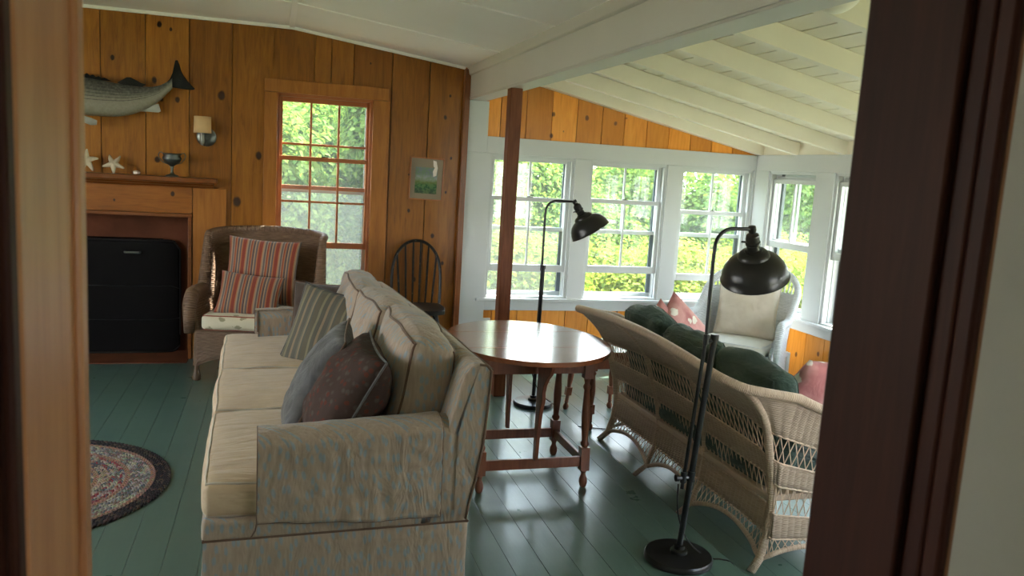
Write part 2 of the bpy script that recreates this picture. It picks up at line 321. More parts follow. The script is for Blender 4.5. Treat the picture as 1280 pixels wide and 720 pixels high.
# ------------------------------------------------------------------ mesh builder
class MB:
    def __init__(s): s.v = []; s.f = []; s.uv = []; s.tone = []; s.col = []; s.cur = .5; s.ccol = None
    def add(s, vs, fs, uvs=None):
        o = len(s.v); s.v += [V(p) for p in vs]
        for f in fs:
            s.f.append(tuple(i + o for i in f)); s.tone.append(s.cur); s.col.append(s.ccol)
            s.uv.append([uvs[i] for i in f] if uvs else [(0, 0)] * len(f))
        return s
    def box(s, x0, x1, y0, y1, z0, z1, mat=None):
        vs = [V((x, y, z)) for z in (z0, z1) for y in (y0, y1) for x in (x0, x1)]
        if mat is not None: vs = [mat @ p for p in vs]
        return s.add(vs, [(0, 2, 3, 1), (4, 5, 7, 6), (0, 1, 5, 4), (2, 6, 7, 3), (0, 4, 6, 2), (1, 3, 7, 5)])
    def prism(s, poly, a0, a1, axis='y', end=None):
        """polygon in the two other axes, extruded; end = optional second polygon"""
        n = len(poly); end = end or poly
        def pt(p, a): return {'y': (p[0], a, p[1]), 'x': (a, p[0], p[1]), 'z': (p[0], p[1], a)}[axis]
        vs = [pt(p, a0) for p in poly] + [pt(p, a1) for p in end]
        fs = [(i, (i + 1) % n, (i + 1) % n + n, i + n) for i in range(n)] + [tuple(reversed(range(n))), tuple(range(n, 2 * n))]
        return s.add(vs, fs)
    def tube(s, pts, r, n=8, caps=True, closed=False, flat=1.0):
        pts = [V(p) for p in pts]; k = len(pts)
        rs = r if isinstance(r, (list, tuple)) else [r] * k
        vs = []; uv = []; L = 0; up = None
        for i, p in enumerate(pts):
            if closed: t = pts[(i + 1) % k] - pts[i - 1]
            else: t = pts[min(i + 1, k - 1)] - pts[max(i - 1, 0)]
            t = t.normalized() if t.length > 1e-9 else V((0, 0, 1))
            if up is None:
                up = t.orthogonal().normalized()
                if abs(t.z) < .9: up = (V((0, 0, 1)) - t * t.z).normalized()
            else:
                up = (up - t * up.dot(t)); up = up.normalized() if up.length > 1e-6 else t.orthogonal().normalized()
            sd = t.cross(up)
            if i: L += (p - pts[i - 1]).length
            for j in range(n):
                a = 2 * PI * j / n
                vs.append(p + (up * math.cos(a) + sd * math.sin(a) * flat) * rs[i]); uv.append((j / n * .05, L))
        fs = []
        for i in range(k - (0 if closed else 1)):
            for j in range(n):
                a, b2 = i * n + j, i * n + (j + 1) % n; c, d = ((i + 1) % k) * n + (j + 1) % n, ((i + 1) % k) * n + j
                fs.append((a, b2, c, d))
        if caps and not closed: fs += [tuple(reversed(range(n))), tuple(range((k - 1) * n, k * n))]
        return s.add(vs, fs, uv)
    def lathe(s, prof, mat=Matrix(), n=24, caps=True):
        """prof: list of (radius, z)"""
        vs = []; fs = []; k = len(prof); uv = []
        for i, (r, z) in enumerate(prof):
            for j in range(n):
                a = 2 * PI * j / n; vs.append(mat @ V((r * math.cos(a), r * math.sin(a), z))); uv.append((j / n, z))
        for i in range(k - 1):
            for j in range(n): fs.append((i * n + j, i * n + (j + 1) % n, (i + 1) * n + (j + 1) % n, (i + 1) * n + j))
        if caps: fs += [tuple(reversed(range(n))), tuple(range((k - 1) * n, k * n))]
        return s.add(vs, fs, uv)
    def grid(s, fn, nu, nv, uvf=None):
        vs = [fn(i / nu, j / nv) for j in range(nv + 1) for i in range(nu + 1)]
        uv = [(uvf(i / nu, j / nv) if uvf else (i / nu, j / nv)) for j in range(nv + 1) for i in range(nu + 1)]
        fs = [(j * (nu + 1) + i, j * (nu + 1) + i + 1, (j + 1) * (nu + 1) + i + 1, (j + 1) * (nu + 1) + i) for j in range(nv) for i in range(nu)]
        return s.add(vs, fs, uv)
    def build(s, name, mat, parent=None, world=False, bevel=0, smooth=False, solid=0, bseg=2, weld=False, loc=None, angle=40):
        off = parent.matrix_basis.inverted() if (world and parent is not None) else None
        if parent is not None and world:
            p = parent; mtx = Matrix()
            while p is not None: mtx = p.matrix_basis @ mtx; p = p.parent
            off = mtx.inverted()
        vs = [off @ p for p in s.v] if off is not None else s.v
        if loc is not None: vs = [p - V(loc) for p in vs]
        me = bpy.data.meshes.new(name); me.from_pydata([tuple(p) for p in vs], [], s.f)
        ul = me.uv_layers.new(name='UVMap'); flat = []
        for u in s.uv:
            for q in u: flat += [q[0], q[1]]
        ul.data.foreach_set('uv', flat)
        at = me.attributes.new('tone', 'FLOAT', 'FACE'); at.data.foreach_set('value', s.tone)
        if any(c is not None for c in s.col):
            ca = me.attributes.new('col', 'FLOAT_COLOR', 'FACE'); fl = []
            for c in s.col: fl += [*(c or (.5, .5, .5)), 1]
            ca.data.foreach_set('color', fl)
        me.materials.append(M[mat] if isinstance(mat, str) else mat)
        o = bpy.data.objects.new(name, me); C.objects.link(o)
        if loc is not None: o.location = loc
        if parent is not None: o.parent = parent
        if weld:
            w = o.modifiers.new('weld', 'WELD'); w.merge_threshold = 1e-5
        if solid:
            q = o.modifiers.new('solid', 'SOLIDIFY'); q.thickness = solid; q.offset = 0
        if bevel:
            q = o.modifiers.new('bevel', 'BEVEL'); q.width = bevel; q.segments = bseg; q.limit_method = 'ANGLE'; q.angle_limit = math.radians(40)
        if smooth or bevel:
            me.shade_smooth()
            if smooth != 'full':
                try: me.set_sharp_from_angle(angle=math.radians(angle))
                except Exception: pass
        return o

def empty(name, loc=(0, 0, 0), rz=0, label=None, cat=None, group=None, kind=None):
    o = bpy.data.objects.new(name, None); C.objects.link(o); o.location = loc; o.rotation_euler = (0, 0, rz); o.empty_display_size = .1
    return tag(o, label, cat, group, kind)
def tag(o, label=None, cat=None, group=None, kind=None):
    if label: o['label'] = label
    if cat: o['category'] = cat
    if group: o['group'] = group
    if kind: o['kind'] = kind
    bpy.context.view_layer.update() if False else None
    return o
def copy_tree(o, parent=None):
    c = o.copy(); C.objects.link(c); c.parent = parent
    for ch in [x for x in bpy.data.objects if x.parent == o]: copy_tree(ch, c)
    return c

def rbox_fn(hx, hy, hz, r, puff=(0, 0, 0), seed=0, wob=.0, wsc=6):
    def f(p):
        q = V((max(-hx + r, min(hx - r, p.x)), max(-hy + r, min(hy - r, p.y)), max(-hz + r, min(hz - r, p.z))))
        d = p - q
        if d.length > 1e-9: p = q + d.normalized() * r
        ux, uy, uz = p.x / hx, p.y / hy, p.z / hz
        p = V((p.x + math.copysign(1, ux) * puff[0] * abs(ux) * max(0, 1 - uy * uy) * max(0, 1 - uz * uz),
               p.y + math.copysign(1, uy) * puff[1] * abs(uy) * max(0, 1 - ux * ux) * max(0, 1 - uz * uz),
               p.z + math.copysign(1, uz) * puff[2] * abs(uz) * max(0, 1 - ux * ux) * max(0, 1 - uy * uy)))
        if wob: p = p + noise.noise_vector(p * wsc + V((seed, seed * 2.3, 0))) * wob
        return p
    return f
def rbox(mb, hx, hy, hz, r, fn, n=14, mat=Matrix()):
    def ax(h): return [-h, -h + r * .12, -h + r * .35, -h + r * .65] + [-h + r + (2 * h - 2 * r) * i / n for i in range(n + 1)] + [h - r * .65, h - r * .35, h - r * .12, h]
    A = [ax(hx), ax(hy), ax(hz)]; H = (hx, hy, hz)
    for a in range(3):
        b, c = (a + 1) % 3, (a + 2) % 3
        for sg in (-1, 1):
            vs = []; 
            for y in A[c]:
                for x in A[b]:
                    p = [0, 0, 0]; p[a] = sg * H[a]; p[b] = x; p[c] = y; vs.append(mat @ fn(V(p)))
            nb = len(A[b]); fs = []
            for j in range(len(A[c]) - 1):
                for i in range(nb - 1):
                    q = (j * nb + i, j * nb + i + 1, (j + 1) * nb + i + 1, (j + 1) * nb + i)
                    fs.append(q if sg > 0 else tuple(reversed(q)))
            mb.add(vs, fs)
def ring_on(fn, hx, hy, hz, r, axis, sg, mat=Matrix(), n=14):
    """loop round the face `axis`,sg of the rounded box (where the piping sits)"""
    H = [hx, hy, hz]; b, c = (axis + 1) % 3, (axis + 2) % 3; pts = []
    k = .29 * r; path = []
    hb, hc = H[b] - k, H[c] - k
    for i in range(n): path.append((-hb + 2 * hb * i / n, -hc))
    for i in range(n): path.append((hb, -hc + 2 * hc * i / n))
    for i in range(n): path.append((hb - 2 * hb * i / n, hc))
    for i in range(n): path.append((-hb, hc - 2 * hc * i / n))
    for x, y in path:
        p = [0, 0, 0]; p[axis] = sg * (H[axis]); p[b] = x; p[c] = y
        q = V(p)
        pts.append(mat @ fn(V([p[0], p[1], p[2]])))
    return pts
def box_cushion(name, mat, parent, hx, hy, hz, r=.03, puff=(0, 0, .02), mtx=Matrix(), pipe=None, axis=2, seed=0, wob=.006, pr=.0045, n=16, smooth='full'):
    fn = rbox_fn(hx, hy, hz, r, puff, seed, wob)
    mb = MB(); rbox(mb, hx, hy, hz, r, fn, n, mtx); o = mb.build(name, mat, parent, weld=True, smooth='full')
    if pipe:
        pb = MB()
        for sg in (-1, 1): pb.tube(ring_on(fn, hx, hy, hz, r, axis, sg, mtx, 22), pr, 6, closed=True)
        pb.build('piping', pipe, o, smooth=True)
    return o
def pillow(name, w, h, t, mat, loc, nrm, up=(0, 0, 1), roll=0, label=None, group=None, pipe=None, seed=0, cat='pillow', sag=.0, crush=.012):
    """knife-edge throw pillow: w x h, local z = normal; origin at its middle"""
    zz = V(nrm).normalized(); xx = V(up).cross(zz).normalized(); yy = zz.cross(xx)
    rt = Matrix.Rotation(roll, 3, 'Z')
    R = Matrix((xx, yy, zz)).transposed() @ rt
    root = None
    def surf(u, v, sg):
        a, b2 = 2 * u - 1, 2 * v - 1
        x = w / 2 * a * (1 - .07 * (1 - b2 * b2) * abs(a)); y = h / 2 * b2 * (1 - .07 * (1 - a * a) * abs(b2))
        zt = t / 2 * (max(0, 1 - a ** 2) * max(0, 1 - b2 ** 2)) ** .42
        p = V((x, y, sg * zt))
        nv = noise.noise_vector(V((x * 7 + seed, y * 7, seed * 3.1)))
        edge = (1 - a ** 4) * (1 - b2 ** 4)
        p += V((0, 0, nv.z * crush * edge + noise.noise(V((x * 16, y * 16, seed))) * crush * .5 * edge))
        p.y -= sag * (1 - a * a) * (b2 + 1) / 2
        return p
    mb = MB()
    mb.grid(lambda u, v: surf(u, v, 1), 28, 28, lambda u, v: (u * w, v * h))
    mb.grid(lambda u, v: surf(1 - u, v, -1), 28, 28, lambda u, v: ((1 - u) * w, v * h))
    o = mb.build(name, mat, None, weld=True, smooth='full')
    o.location = loc; o.rotation_euler = R.to_euler()
    if pipe:
        pb = MB(); e = [surf(i / 24, 0, 0) for i in range(24)] + [surf(1, i / 24, 0) for i in range(24)] + [surf(1 - i / 24, 1, 0) for i in range(24)] + [surf(0, 1 - i / 24, 0) for i in range(24)]
        pb.tube(e, .0045, 6, closed=True).build('piping', pipe, o, smooth=True)
    return tag(o, label, cat, group)

# ------------------------------------------------------------------ room shell
YB = 6.2; XR = 4.03; XB0, XB1 = 1.42, 1.555; FD = -.10          # back wall, right wall, beam, sunroom floor level
def zc(x): return 2.446 if x < .09 else 2.446 - .128 * (x - .09)   # ceiling of the main room
def zs(x): return 2.185 - .209 * (x - 2.04)                        # underside of the sunroom rafters
def plank_wall(mb, edges, zlo, zhi, y0, y1, openings=(), gap=.006, seed=1):
    rnd = random.Random(seed)
    tones = [rnd.random() for _ in edges]
    cuts = sorted(set(list(edges) + [q for o in openings for q in o[:2] if edges[0] < q < edges[-1]]))
    for a, b in zip(cuts[:-1], cuts[1:]):
        k = max(i for i, e in enumerate(edges) if e <= a + 1e-9); mb.cur = tones[k]
        xa = a + (gap / 2 if a in edges else 0); xb = b - (gap / 2 if b in edges else 0)
        if xb - xa < .002: continue
        mid = (a + b) / 2; spans = [(zlo, None)]
        ops = sorted([(o[2], o[3]) for o in openings if o[0] < mid < o[1]])
        z = zlo; pieces = []
        for oa, ob in ops:
            if oa > z: pieces.append((z, oa))
            z = ob
        pieces.append((z, None))
        for za, zb in pieces:
            ta = zb if zb is not None else zhi(xa); tb = zb if zb is not None else zhi(xb)
            if max(ta, tb) - za < .003: continue
            mb.prism([(xa, za), (xb, za), (xb, max(tb, za)), (xa, max(ta, za))], y0, y1)
    mb.cur = .5

# floors
mb = MB(); rnd = random.Random(3); x = 1.78; edges = []
xs = []
while x > -3.45: xs.append(x); x -= .127
for i, x in enumerate(xs):
    mb.cur = rnd.random(); mb.box(x - .127 + .0006, x - (.0006 if i else 0), .735, 6.2, -.02, 0)
mb.box(-3.45, 1.775, .735, 6.2, -.16, -.0198)
mb.box(-3.45, 4.1, .585, .735, -.16, 0); mb.box(-1.3, 1.2, -1.8, .585, -.16, 0)
fl = mb.build('floor', 'floor', bevel=.001); tag(fl, kind='structure')
mb = MB()
for i in range(19):
    y = XR - .125 * (i + 1); mb.box(max(1.775, y + .0006), y + .125 - .0006, .735, 6.2, FD - .02, FD)
mb.box(1.775, XR, .735, 6.2, FD - .1, FD - .0198)
tag(mb.build('floor_sunroom', 'floor', bevel=.001), kind='structure')

# back wall of the main room : knotty pine boards
WO = (-.004, .692, .43, 1.976)
mb = MB()
ed = [-3.4, -3.14, -2.86, -2.6, -2.34, -2.1, -1.87, -1.64, -1.41, -1.165, -.882, -.598, -.313, -.031, .255, .374, .537, .823, 1.11, 1.375]
plank_wall(mb, ed, 0, zc, YB, YB + .022, [WO, (-2.35, -.585, 0, 1.045)], seed=5)
for a in ((-3.45, -2.35, 0, 2.5), (-2.35, -.585, 1.045, 2.5), (-.585, -.004, 0, 2.5), (-.004, .692, 0, .43), (-.004, .692, 1.976, 2.5), (.692, 1.42, 0, 2.5)):
    mb.box(a[0], a[1], YB + .0215, YB + .14, a[2], a[3])
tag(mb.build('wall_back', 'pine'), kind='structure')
mb = MB(); mb.box(1.372, 1.42, YB - .045, YB + .0, 0, 2.262); mb.box(1.372, 1.382, YB - .052, YB - .045, 0, 2.262)
tag(mb.build('trim_1', 'corner_wood', bevel=.004), kind='structure')
# left wall, with an unseen window added to let in more daylight
mb = MB(); ed = [.735 + .21 * i for i in range(26)] + [6.2]
m2 = MB(); plank_wall(m2, ed, 0, lambda x: 2.446, 0, .12, [(1.8, 4.6, .6, 2.05)], seed=9)
m2.v = [V((-3.4 - p.y, p.x, p.z)) for p in m2.v]; tag(m2.build('wall_left', 'pine'), kind='structure')

# main ceiling : boards of white panel with battens
mb = MB()
mb.prism([(-3.5, 2.446), (.09, 2.446), (1.43, zc(1.43)), (1.43, 2.56), (-3.5, 2.6)], .735, YB + .14)
mb.box(.072, .108, .735, YB, 2.434, 2.452)
for y in (5.25, 4.15, 3.05, 1.95):
    mb.box(-3.4, .09, y - .007, y + .007, 2.439, 2.448)
    mb.prism([(.09, 2.439), (1.40, zc(1.40) - .007), (1.40, zc(1.40) + .002), (.09, 2.448)], y - .006, y + .006)
mb.prism([(-3.4, 2.446), (-3.4, 2.425), (.09, 2.425), (1.38, zc(1.38) - .021), (1.38, zc(1.38)), (.09, 2.446)], YB - .02, YB)
cl = mb.build('ceiling', 'white_wall'); tag(cl, kind='structure')

# beam between main room and sunroom
mb = MB()
mb.box(XB0, XB1, .735, YB, 2.050, 2.42); mb.box(XB0 + .004, XB1 + .004, .735, YB, 2.035, 2.052); mb.box(XB0 - .004, XB0 + .002, .735, YB, 2.045, 2.055)
mb.prism([(XB0, 2.212), (XB0 - .014, 2.222), (XB0 - .020, 2.25), (XB0 - .022, zc(1.40)), (XB0, zc(1.42))], .735, YB)
tag(mb.build('beam', 'beam', bevel=.003), kind='structure')
# white column board left of the sunroom windows
mb = MB(); mb.box(XB0, 1.626, YB - .02, YB + .14, FD, 1.64); mb.box(XB0, 1.583, YB - .02, YB + .14, 1.64, 2.036); mb.box(1.583, 1.626, YB - .019, YB, FD, 1.64)
tag(mb.build('trim_2', 'white', bevel=.003), kind='structure')

# sunroom back wall
W2, W3, W4 = (1.626, 2.333), (2.472, 3.168), (3.305, 4.0)
mb = MB(); ed = [1.53, 1.70, 1.914, 2.125, 2.337, 2.544, 2.75, 2.96, 3.17, 3.38, 3.59, 3.80, 4.03]
plank_wall(mb, ed, FD, lambda x: .39, YB, YB + .02, seed=21)
ed2 = [1.583, 1.685, 1.896, 2.111, 2.327, 2.546, 2.745, 2.95, 3.155, 3.36, 3.565, 3.77, 4.03]
plank_wall(mb, ed2, 1.76, lambda x: zs(x) + .1, YB, YB + .02, seed=22)
mb.box(XB1, 4.15, YB + .02, YB + .14, FD, .47); mb.box(XB1, 4.15, YB + .02, YB + .14, 1.66, 2.42)
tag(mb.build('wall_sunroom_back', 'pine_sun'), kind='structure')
mb = MB()
mb.box(1.583, XR, YB - .018, YB + .13, 1.640, 1.770)                       # header
for a, b2 in ((2.333, 2.472), (3.168, 3.305), (4.0, 4.16)): mb.box(a, b2, YB - .012, YB + .13, .47, 1.640)
mb.box(1.55, XR, YB - .014, YB, .383, .462)                                 # apron
mb.box(1.55, XR, YB - .05, YB + .13, .462, .484)                            # stool
mb.box(1.55, XR, YB - .015, YB, FD, .0)                                     # baseboard
tag(mb.build('trim_3', 'white', bevel=.003), kind='structure')
# right wall (long row of windows, Y runs towards the camera)
RW = [(5.365, 5.995), (4.50, 5.150), (3.62, 4.29), (2.74, 3.41), (1.86, 2.53), (.98, 1.65)]  # windows beyond the first two are out of view, added for daylight
mb = MB(); ed = [.735 + .02] + [.84 + .222 * i for i in range(24)] + [6.2]
ed = [e for e in ed if e < 6.15] + [6.2]
m2 = MB(); plank_wall(m2, ed, FD, lambda x: .39, 0, .02, seed=31)
m2.v = [V((XR + p.y, p.x, p.z)) for p in m2.v]
m2.box(XR + .02, XR + .14, .6, YB + .14, FD, .47)
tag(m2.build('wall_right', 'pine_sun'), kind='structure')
mb = MB()
mb.box(XR - .018, XR + .13, .735, YB, 1.640, 1.775)
prev = YB + .01
for a, b2 in RW: mb.box(XR - .012, XR + .13, b2, prev, .47, 1.640); prev = a
mb.box(XR - .012, XR + .13, .735, prev, .47, 1.640)
mb.box(XR - .014, XR, .735, YB - .02, .385, .462); mb.box(XR - .05, XR + .13, .735, YB - .03, .462, .484); mb.box(XR - .015, XR, .735, YB - .02, FD, 0)
tag(mb.build('trim_4', 'white', bevel=.003), kind='structure')

# sunroom ceiling : boards above exposed rafters
mb = MB(); rnd = random.Random(8); x = XB1
while x < 4.5:
    x2 = min(x + .128, 4.5); mb.cur = rnd.random()
    a, b2 = x + .005, x2 - .005
    mb.prism([(a, zs(a) + .10), (b2, zs(b2) + .10), (b2, zs(b2) + .12), (a, zs(a) + .12)], .6, YB + .14)
    x = x2
mb.prism([(XB1, zs(XB1) + .118), (4.5, zs(4.5) + .118), (4.5, zs(4.5) + .2), (XB1, zs(XB1) + .2)], .6, YB + .14)
tag(mb.build('ceiling_sunroom', 'cream'), kind='structure')
mb = MB()
for i in range(10):
    y = YB - .085 if i == 0 else 5.624 - .575 * (i - 1)
    w = .085 if i == 0 else .05
    if y < .8: break
    mb.prism([(XB1, zs(XB1) - .012), (XR + .03, zs(XR + .03)), (XR + .03, zs(XR + .03) + .099), (XB1, zs(XB1) + .099)], y, y + w)
tag(mb.build('rafters', 'cream', bevel=.003), kind='structure')
mb = MB(); mb.box(XR - .003, XR + .12, .735, YB, 1.775, 1.93)
tag(mb.build('trim_5', 'cream'), kind='structure')

# post carrying the beam, standing on the main floor
mb = MB(); mb.box(1.425, 1.505, 5.03, 5.115, 0, 2.034)
po = mb.build('post', 'post_wood', bevel=.004); tag(po, kind='structure')

# doorway wall, hall behind the camera
XL, XJ, Y0, Y1 = -.158, .603, .585, .735
ZT = 2.2
m2 = MB()
m2.box(-3.52, XL - .02, Y0, Y1, 0, 2.6)
m2.box(XJ + .02, 2.5, Y0, Y1, FD, 2.6); m2.box(2.5, 3.85, Y0, Y1, FD, .47); m2.box(2.5, 3.85, Y0, Y1, 1.70, 2.6); m2.box(3.85, 4.17, Y0, Y1, FD, 2.6); m2.box(XL - .02, XJ + .02, Y0, Y1, ZT, 2.6)
tag(m2.build('wall_front', 'beige_wall'), kind='structure')
dr = empty('door_1', (0, Y0, 0), kind='structure')
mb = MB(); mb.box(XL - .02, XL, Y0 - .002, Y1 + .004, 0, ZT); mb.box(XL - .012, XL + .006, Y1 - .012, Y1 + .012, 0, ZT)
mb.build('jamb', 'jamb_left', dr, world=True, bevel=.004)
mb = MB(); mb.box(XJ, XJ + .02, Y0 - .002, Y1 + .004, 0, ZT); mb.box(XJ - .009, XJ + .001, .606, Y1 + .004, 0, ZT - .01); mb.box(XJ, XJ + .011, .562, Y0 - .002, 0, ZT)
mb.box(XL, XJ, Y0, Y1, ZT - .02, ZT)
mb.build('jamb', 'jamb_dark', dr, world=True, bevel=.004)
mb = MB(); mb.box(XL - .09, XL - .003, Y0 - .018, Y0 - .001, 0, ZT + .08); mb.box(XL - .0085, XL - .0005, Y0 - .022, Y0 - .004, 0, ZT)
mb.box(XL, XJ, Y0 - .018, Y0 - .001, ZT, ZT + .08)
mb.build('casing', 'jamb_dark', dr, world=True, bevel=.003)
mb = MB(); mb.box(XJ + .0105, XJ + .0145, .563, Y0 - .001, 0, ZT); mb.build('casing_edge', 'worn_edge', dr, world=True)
mb = MB()
mb.box(1.1, 1.2, -1.7, Y0, 0, .9); mb.box(1.1, 1.2, -1.7, Y0, 1.95, 2.6); mb.box(1.1, 1.2, -1.7, -1.1, .9, 1.95); mb.box(1.1, 1.2, -.65, Y0, .9, 1.95)  # opening in the unseen hall wall, added to let daylight in
mb.box(-1.3, -1.2, -1.8, Y0, 0, 2.6); mb.box(-1.3, 1.2, -1.8, -1.7, 0, 2.6)
tag(mb.build('wall_hall', 'beige_wall'), kind='structure')
mb = MB(); mb.box(-1.3, 1.2, -1.8, Y0, 2.5, 2.6); tag(mb.build('ceiling_hall', 'white_wall'), kind='structure')

# ------------------------------------------------------------------ windows
def sash(win, x0, x1, z0, z1, y, mat, cols, rows, st=.035, tr=.04, br=.05, mt=.016, lock=True, th=.03, name='sash'):
    mb = MB()
    mb.box(x0, x0 + st, y, y + th, z0, z1); mb.box(x1 - st, x1, y, y + th, z0, z1)
    mb.box(x0 + st, x1 - st, y, y + th, z0, z0 + br); mb.box(x0 + st, x1 - st, y, y + th, z1 - tr, z1)
    gx0, gx1, gz0, gz1 = x0 + st, x1 - st, z0 + br, z1 - tr
    for i in range(1, cols):
        x = gx0 + (gx1 - gx0) * i / cols; mb.box(x - mt / 2, x + mt / 2, y + .004, y + th - .004, gz0, gz1)
    for j in range(1, rows):
        z = gz0 + (gz1 - gz0) * j / rows; mb.box(gx0, gx1, y + .005, y + th - .005, z - mt / 2, z + mt / 2)
    o = mb.build(name, mat, win, bevel=.003)
    p = MB(); p.box(gx0, gx1, y + th * .45, y + th * .55, gz0, gz1); p.build('pane', 'glass', o)
    if lock:
        k = MB(); xm = (x0 + x1) / 2
        k.box(xm - .022, xm + .022, y - .002, y + th * .8, z1, z1 + .006); k.tube([(xm, y + .01, z1 + .006), (xm, y + .01, z1 + .014), (xm + .03, y + .004, z1 + .017)], .004, 6)
        k.build('lock', 'bronze_metal', o, smooth=True)
    return o
def frame(win, x0, x1, z0, z1, mat, d=.13, w=.012):
    mb = MB(); mb.box(x0, x0 + w, .0, d, z0, z1); mb.box(x1 - w, x1, 0, d, z0, z1); mb.box(x0, x1, 0, d, z1 - w, z1); mb.box(x0, x1, .0, d, z0, z0 + w)
    mb.box(x0 + w, x0 + w + .012, .004, .02, z0 + w, z1); mb.box(x1 - w - .012, x1 - w, .004, .02, z0 + w, z1); mb.box(x0, x1, .004, .02, z1 - w - .012, z1 - w)
    mb.box(x0 + w, x0 + w + .010, .058, .066, z0 + w, z1); mb.box(x1 - w - .010, x1 - w, .058, .066, z0 + w, z1)
    return mb.build('window_frame', mat, win, bevel=.002)
def storm(win, x0, x1, z0, z1, zrail, side=True, screen=False):
    mb = MB(); y = .108
    mb.box(x0, x0 + .02, y, y + .02, z0, z1); mb.box(x0, x1, y, y + .02, z0, z0 + .045); mb.box(x0, x1, y, y + .02, z1 - .03, z1)
    mb.box(x0 + .02, x1, y + .004, y + .016, zrail - .014, zrail + .014)
    o = mb.build('storm_frame', 'storm', win, bevel=.002)
    q = MB(); q.box(x1 - .035, x1, y, y + .02, z0 + .045, z1 - .03); q.build('storm_stile', 'storm_dark' if side else 'storm', o)
    p = MB(); p.box(x0 + .02, x1 - .03, y + .009, y + .011, z0 + .045, z1 - .03); p.build('pane', 'glass', o)
    if screen:
        p = MB(); p.box(x0 + .02, x1 - .03, y + .016, y + .0165, z0 + .045, zrail); p.build('insect_screen', 'mesh', o)
# window 1 : varnished wood, 6 over 6, lower sash raised
w1 = empty('window_1', (0, YB, 0), kind='structure')
frame(w1, -.004, .692, .43, 1.976, 'sash_wood')
sash(w1, .008, .68, 1.28, 1.955, .066, 'sash_wood', 3, 2, st=.03, tr=.035, br=.03)
sash(w1, .008, .68, .842, 1.525, .028, 'sash_wood', 3, 2, st=.03, tr=.032, br=.045)
storm(w1, .01, .68, .45, 1.965, 1.27, side=False, screen=True)
m2 = MB(); m2.box(.008, .68, .08, .10, .45, .50); m2.build('storm_sill', 'storm', w1)
m2 = MB()
m2.box(-.092, .0, -.022, 0, .45, 1.972); m2.box(.688, .812, -.022, 0, .45, 1.972); m2.box(-.092, .80, -.026, 0, 1.974, 2.066)
m2.box(-.11, .83, -.05, .03, .425, .448); m2.box(-.092, .812, -.02, 0, .34, .425)
m2.build('casing', 'pine_trim', w1, bevel=.003)
m2 = MB(); m2.box(.008, .68, .03, .13, .43, .455); m2.build('sill', 'white', w1)
# sunroom windows, back wall : 2 panes per sash
for i, (w, mz, bz) in enumerate(((W2, 1.31, .70), (W3, 1.325, .705), (W4, 1.268, .655))):
    o = empty('window_%d' % (i + 2), (0, YB, 0), kind='structure')
    frame(o, w[0], w[1], .484, 1.64, 'white')
    sash(o, w[0] + .014, w[1] - .014, 1.038, 1.622, .066, 'white', 2, 1, st=.035, tr=.03, br=.03)
    sash(o, w[0] + .014, w[1] - .014, bz, mz, .028, 'white', 2, 1, st=.035, tr=.035, br=.058)
    storm(o, w[0] + .02, w[1] - .02, .484, 1.63, 1.045, screen=(i == 0))
# right wall windows : both sashes slid up over each other
for i, (a, b2) in enumerate(RW):
    o = empty('window_%d' % (i + 5), (XR, YB, 0), -PI / 2, kind='structure')
    x0, x1 = YB - b2, YB - a
    frame(o, x0, x1, .484, 1.64, 'white')
    up = sash(o, x0 + .014, x1 - .014, 1.04, 1.60, .066, 'white', 2, 1, st=.03, tr=.03, br=.03, lock=False)
    sash(o, x0 + .014, x1 - .014, .985 + .02 * (i == 0), 1.575, .028, 'white', 2, 1, st=.035, tr=.035, br=.055, lock=False)
    storm(o, x0 + .02, x1 - .02, .484, 1.63, 1.05, side=False)
    q = MB(); q.box(x0 + .02, x0 + .06, .106, .13, .49, 1.62); q.build('storm_track', 'storm_dark', o)
for i, (xa, xb, za, zb) in enumerate(((2.5, 3.85, .47, 1.70),)):  # unseen end window of the sunroom, added to bring in more daylight
    o = empty('window_%d' % (12 + i), (0, Y1, 0), PI, kind='structure'); xm = (xa + xb) / 2
    frame(o, -xb, -xa, za, zb, 'white')
    for a, b2 in ((-xb + .012, -xm), (-xm, -xa - .012)):
        sash(o, a, b2, (za + zb) / 2, zb - .012, .07, 'white', 2, 1); sash(o, a, b2, za + .012, (za + zb) / 2 + .03, .035, 'white', 2, 1)
o = empty('window_11', (-3.4, 0, 0), PI / 2, kind='structure')  # out-of-view window of the left wall, put in for extra daylight
frame(o, 1.8, 4.6, .6, 2.05, 'sash_wood')
for k in range(3): sash(o, 1.812 + .925 * k, 1.812 + .925 * (k + 1), .612, 2.038, .03, 'sash_wood', 2, 2)

# ------------------------------------------------------------------ fireplace
fp = empty('fireplace', (-1.48, 6.2, 0), label='pine fireplace surround with dark mantel shelf and brick-red hearth on the panelled wall', cat='fireplace')
mb = MB(); mb.box(-2.55, -.405, 6.0, 6.2, 1.298, 1.33); mb.build('mantel_shelf', 'mantel_dark', fp, True, bevel=.004)
mb = MB(); 
pf = [(6.2, 1.255), (6.165, 1.258), (6.155, 1.268), (6.125, 1.276), (6.11, 1.287), (6.07, 1.292), (6.045, 1.298), (6.2, 1.298)]
mb.prism(pf, -2.52, -.43, 'x', [(y, z) for y, z in pf]); mb.build('moulding', 'mantel_dark', fp, True)
mb = MB(); mb.box(-2.38, -.577, 6.178, 6.2, 1.07, 1.256); mb.build('frieze_board', 'pine_h', fp, True, bevel=.002)
mb = MB(); mb.box(-.572, -.345, 6.178, 6.2, 0, 1.256); mb.build('pilaster', 'pine_trim', fp, True, bevel=.002)
mb = MB(); mb.box(-2.61, -2.388, 6.178, 6.2, 0, 1.256); mb.build('pilaster', 'pine_trim', fp, True, bevel=.002)
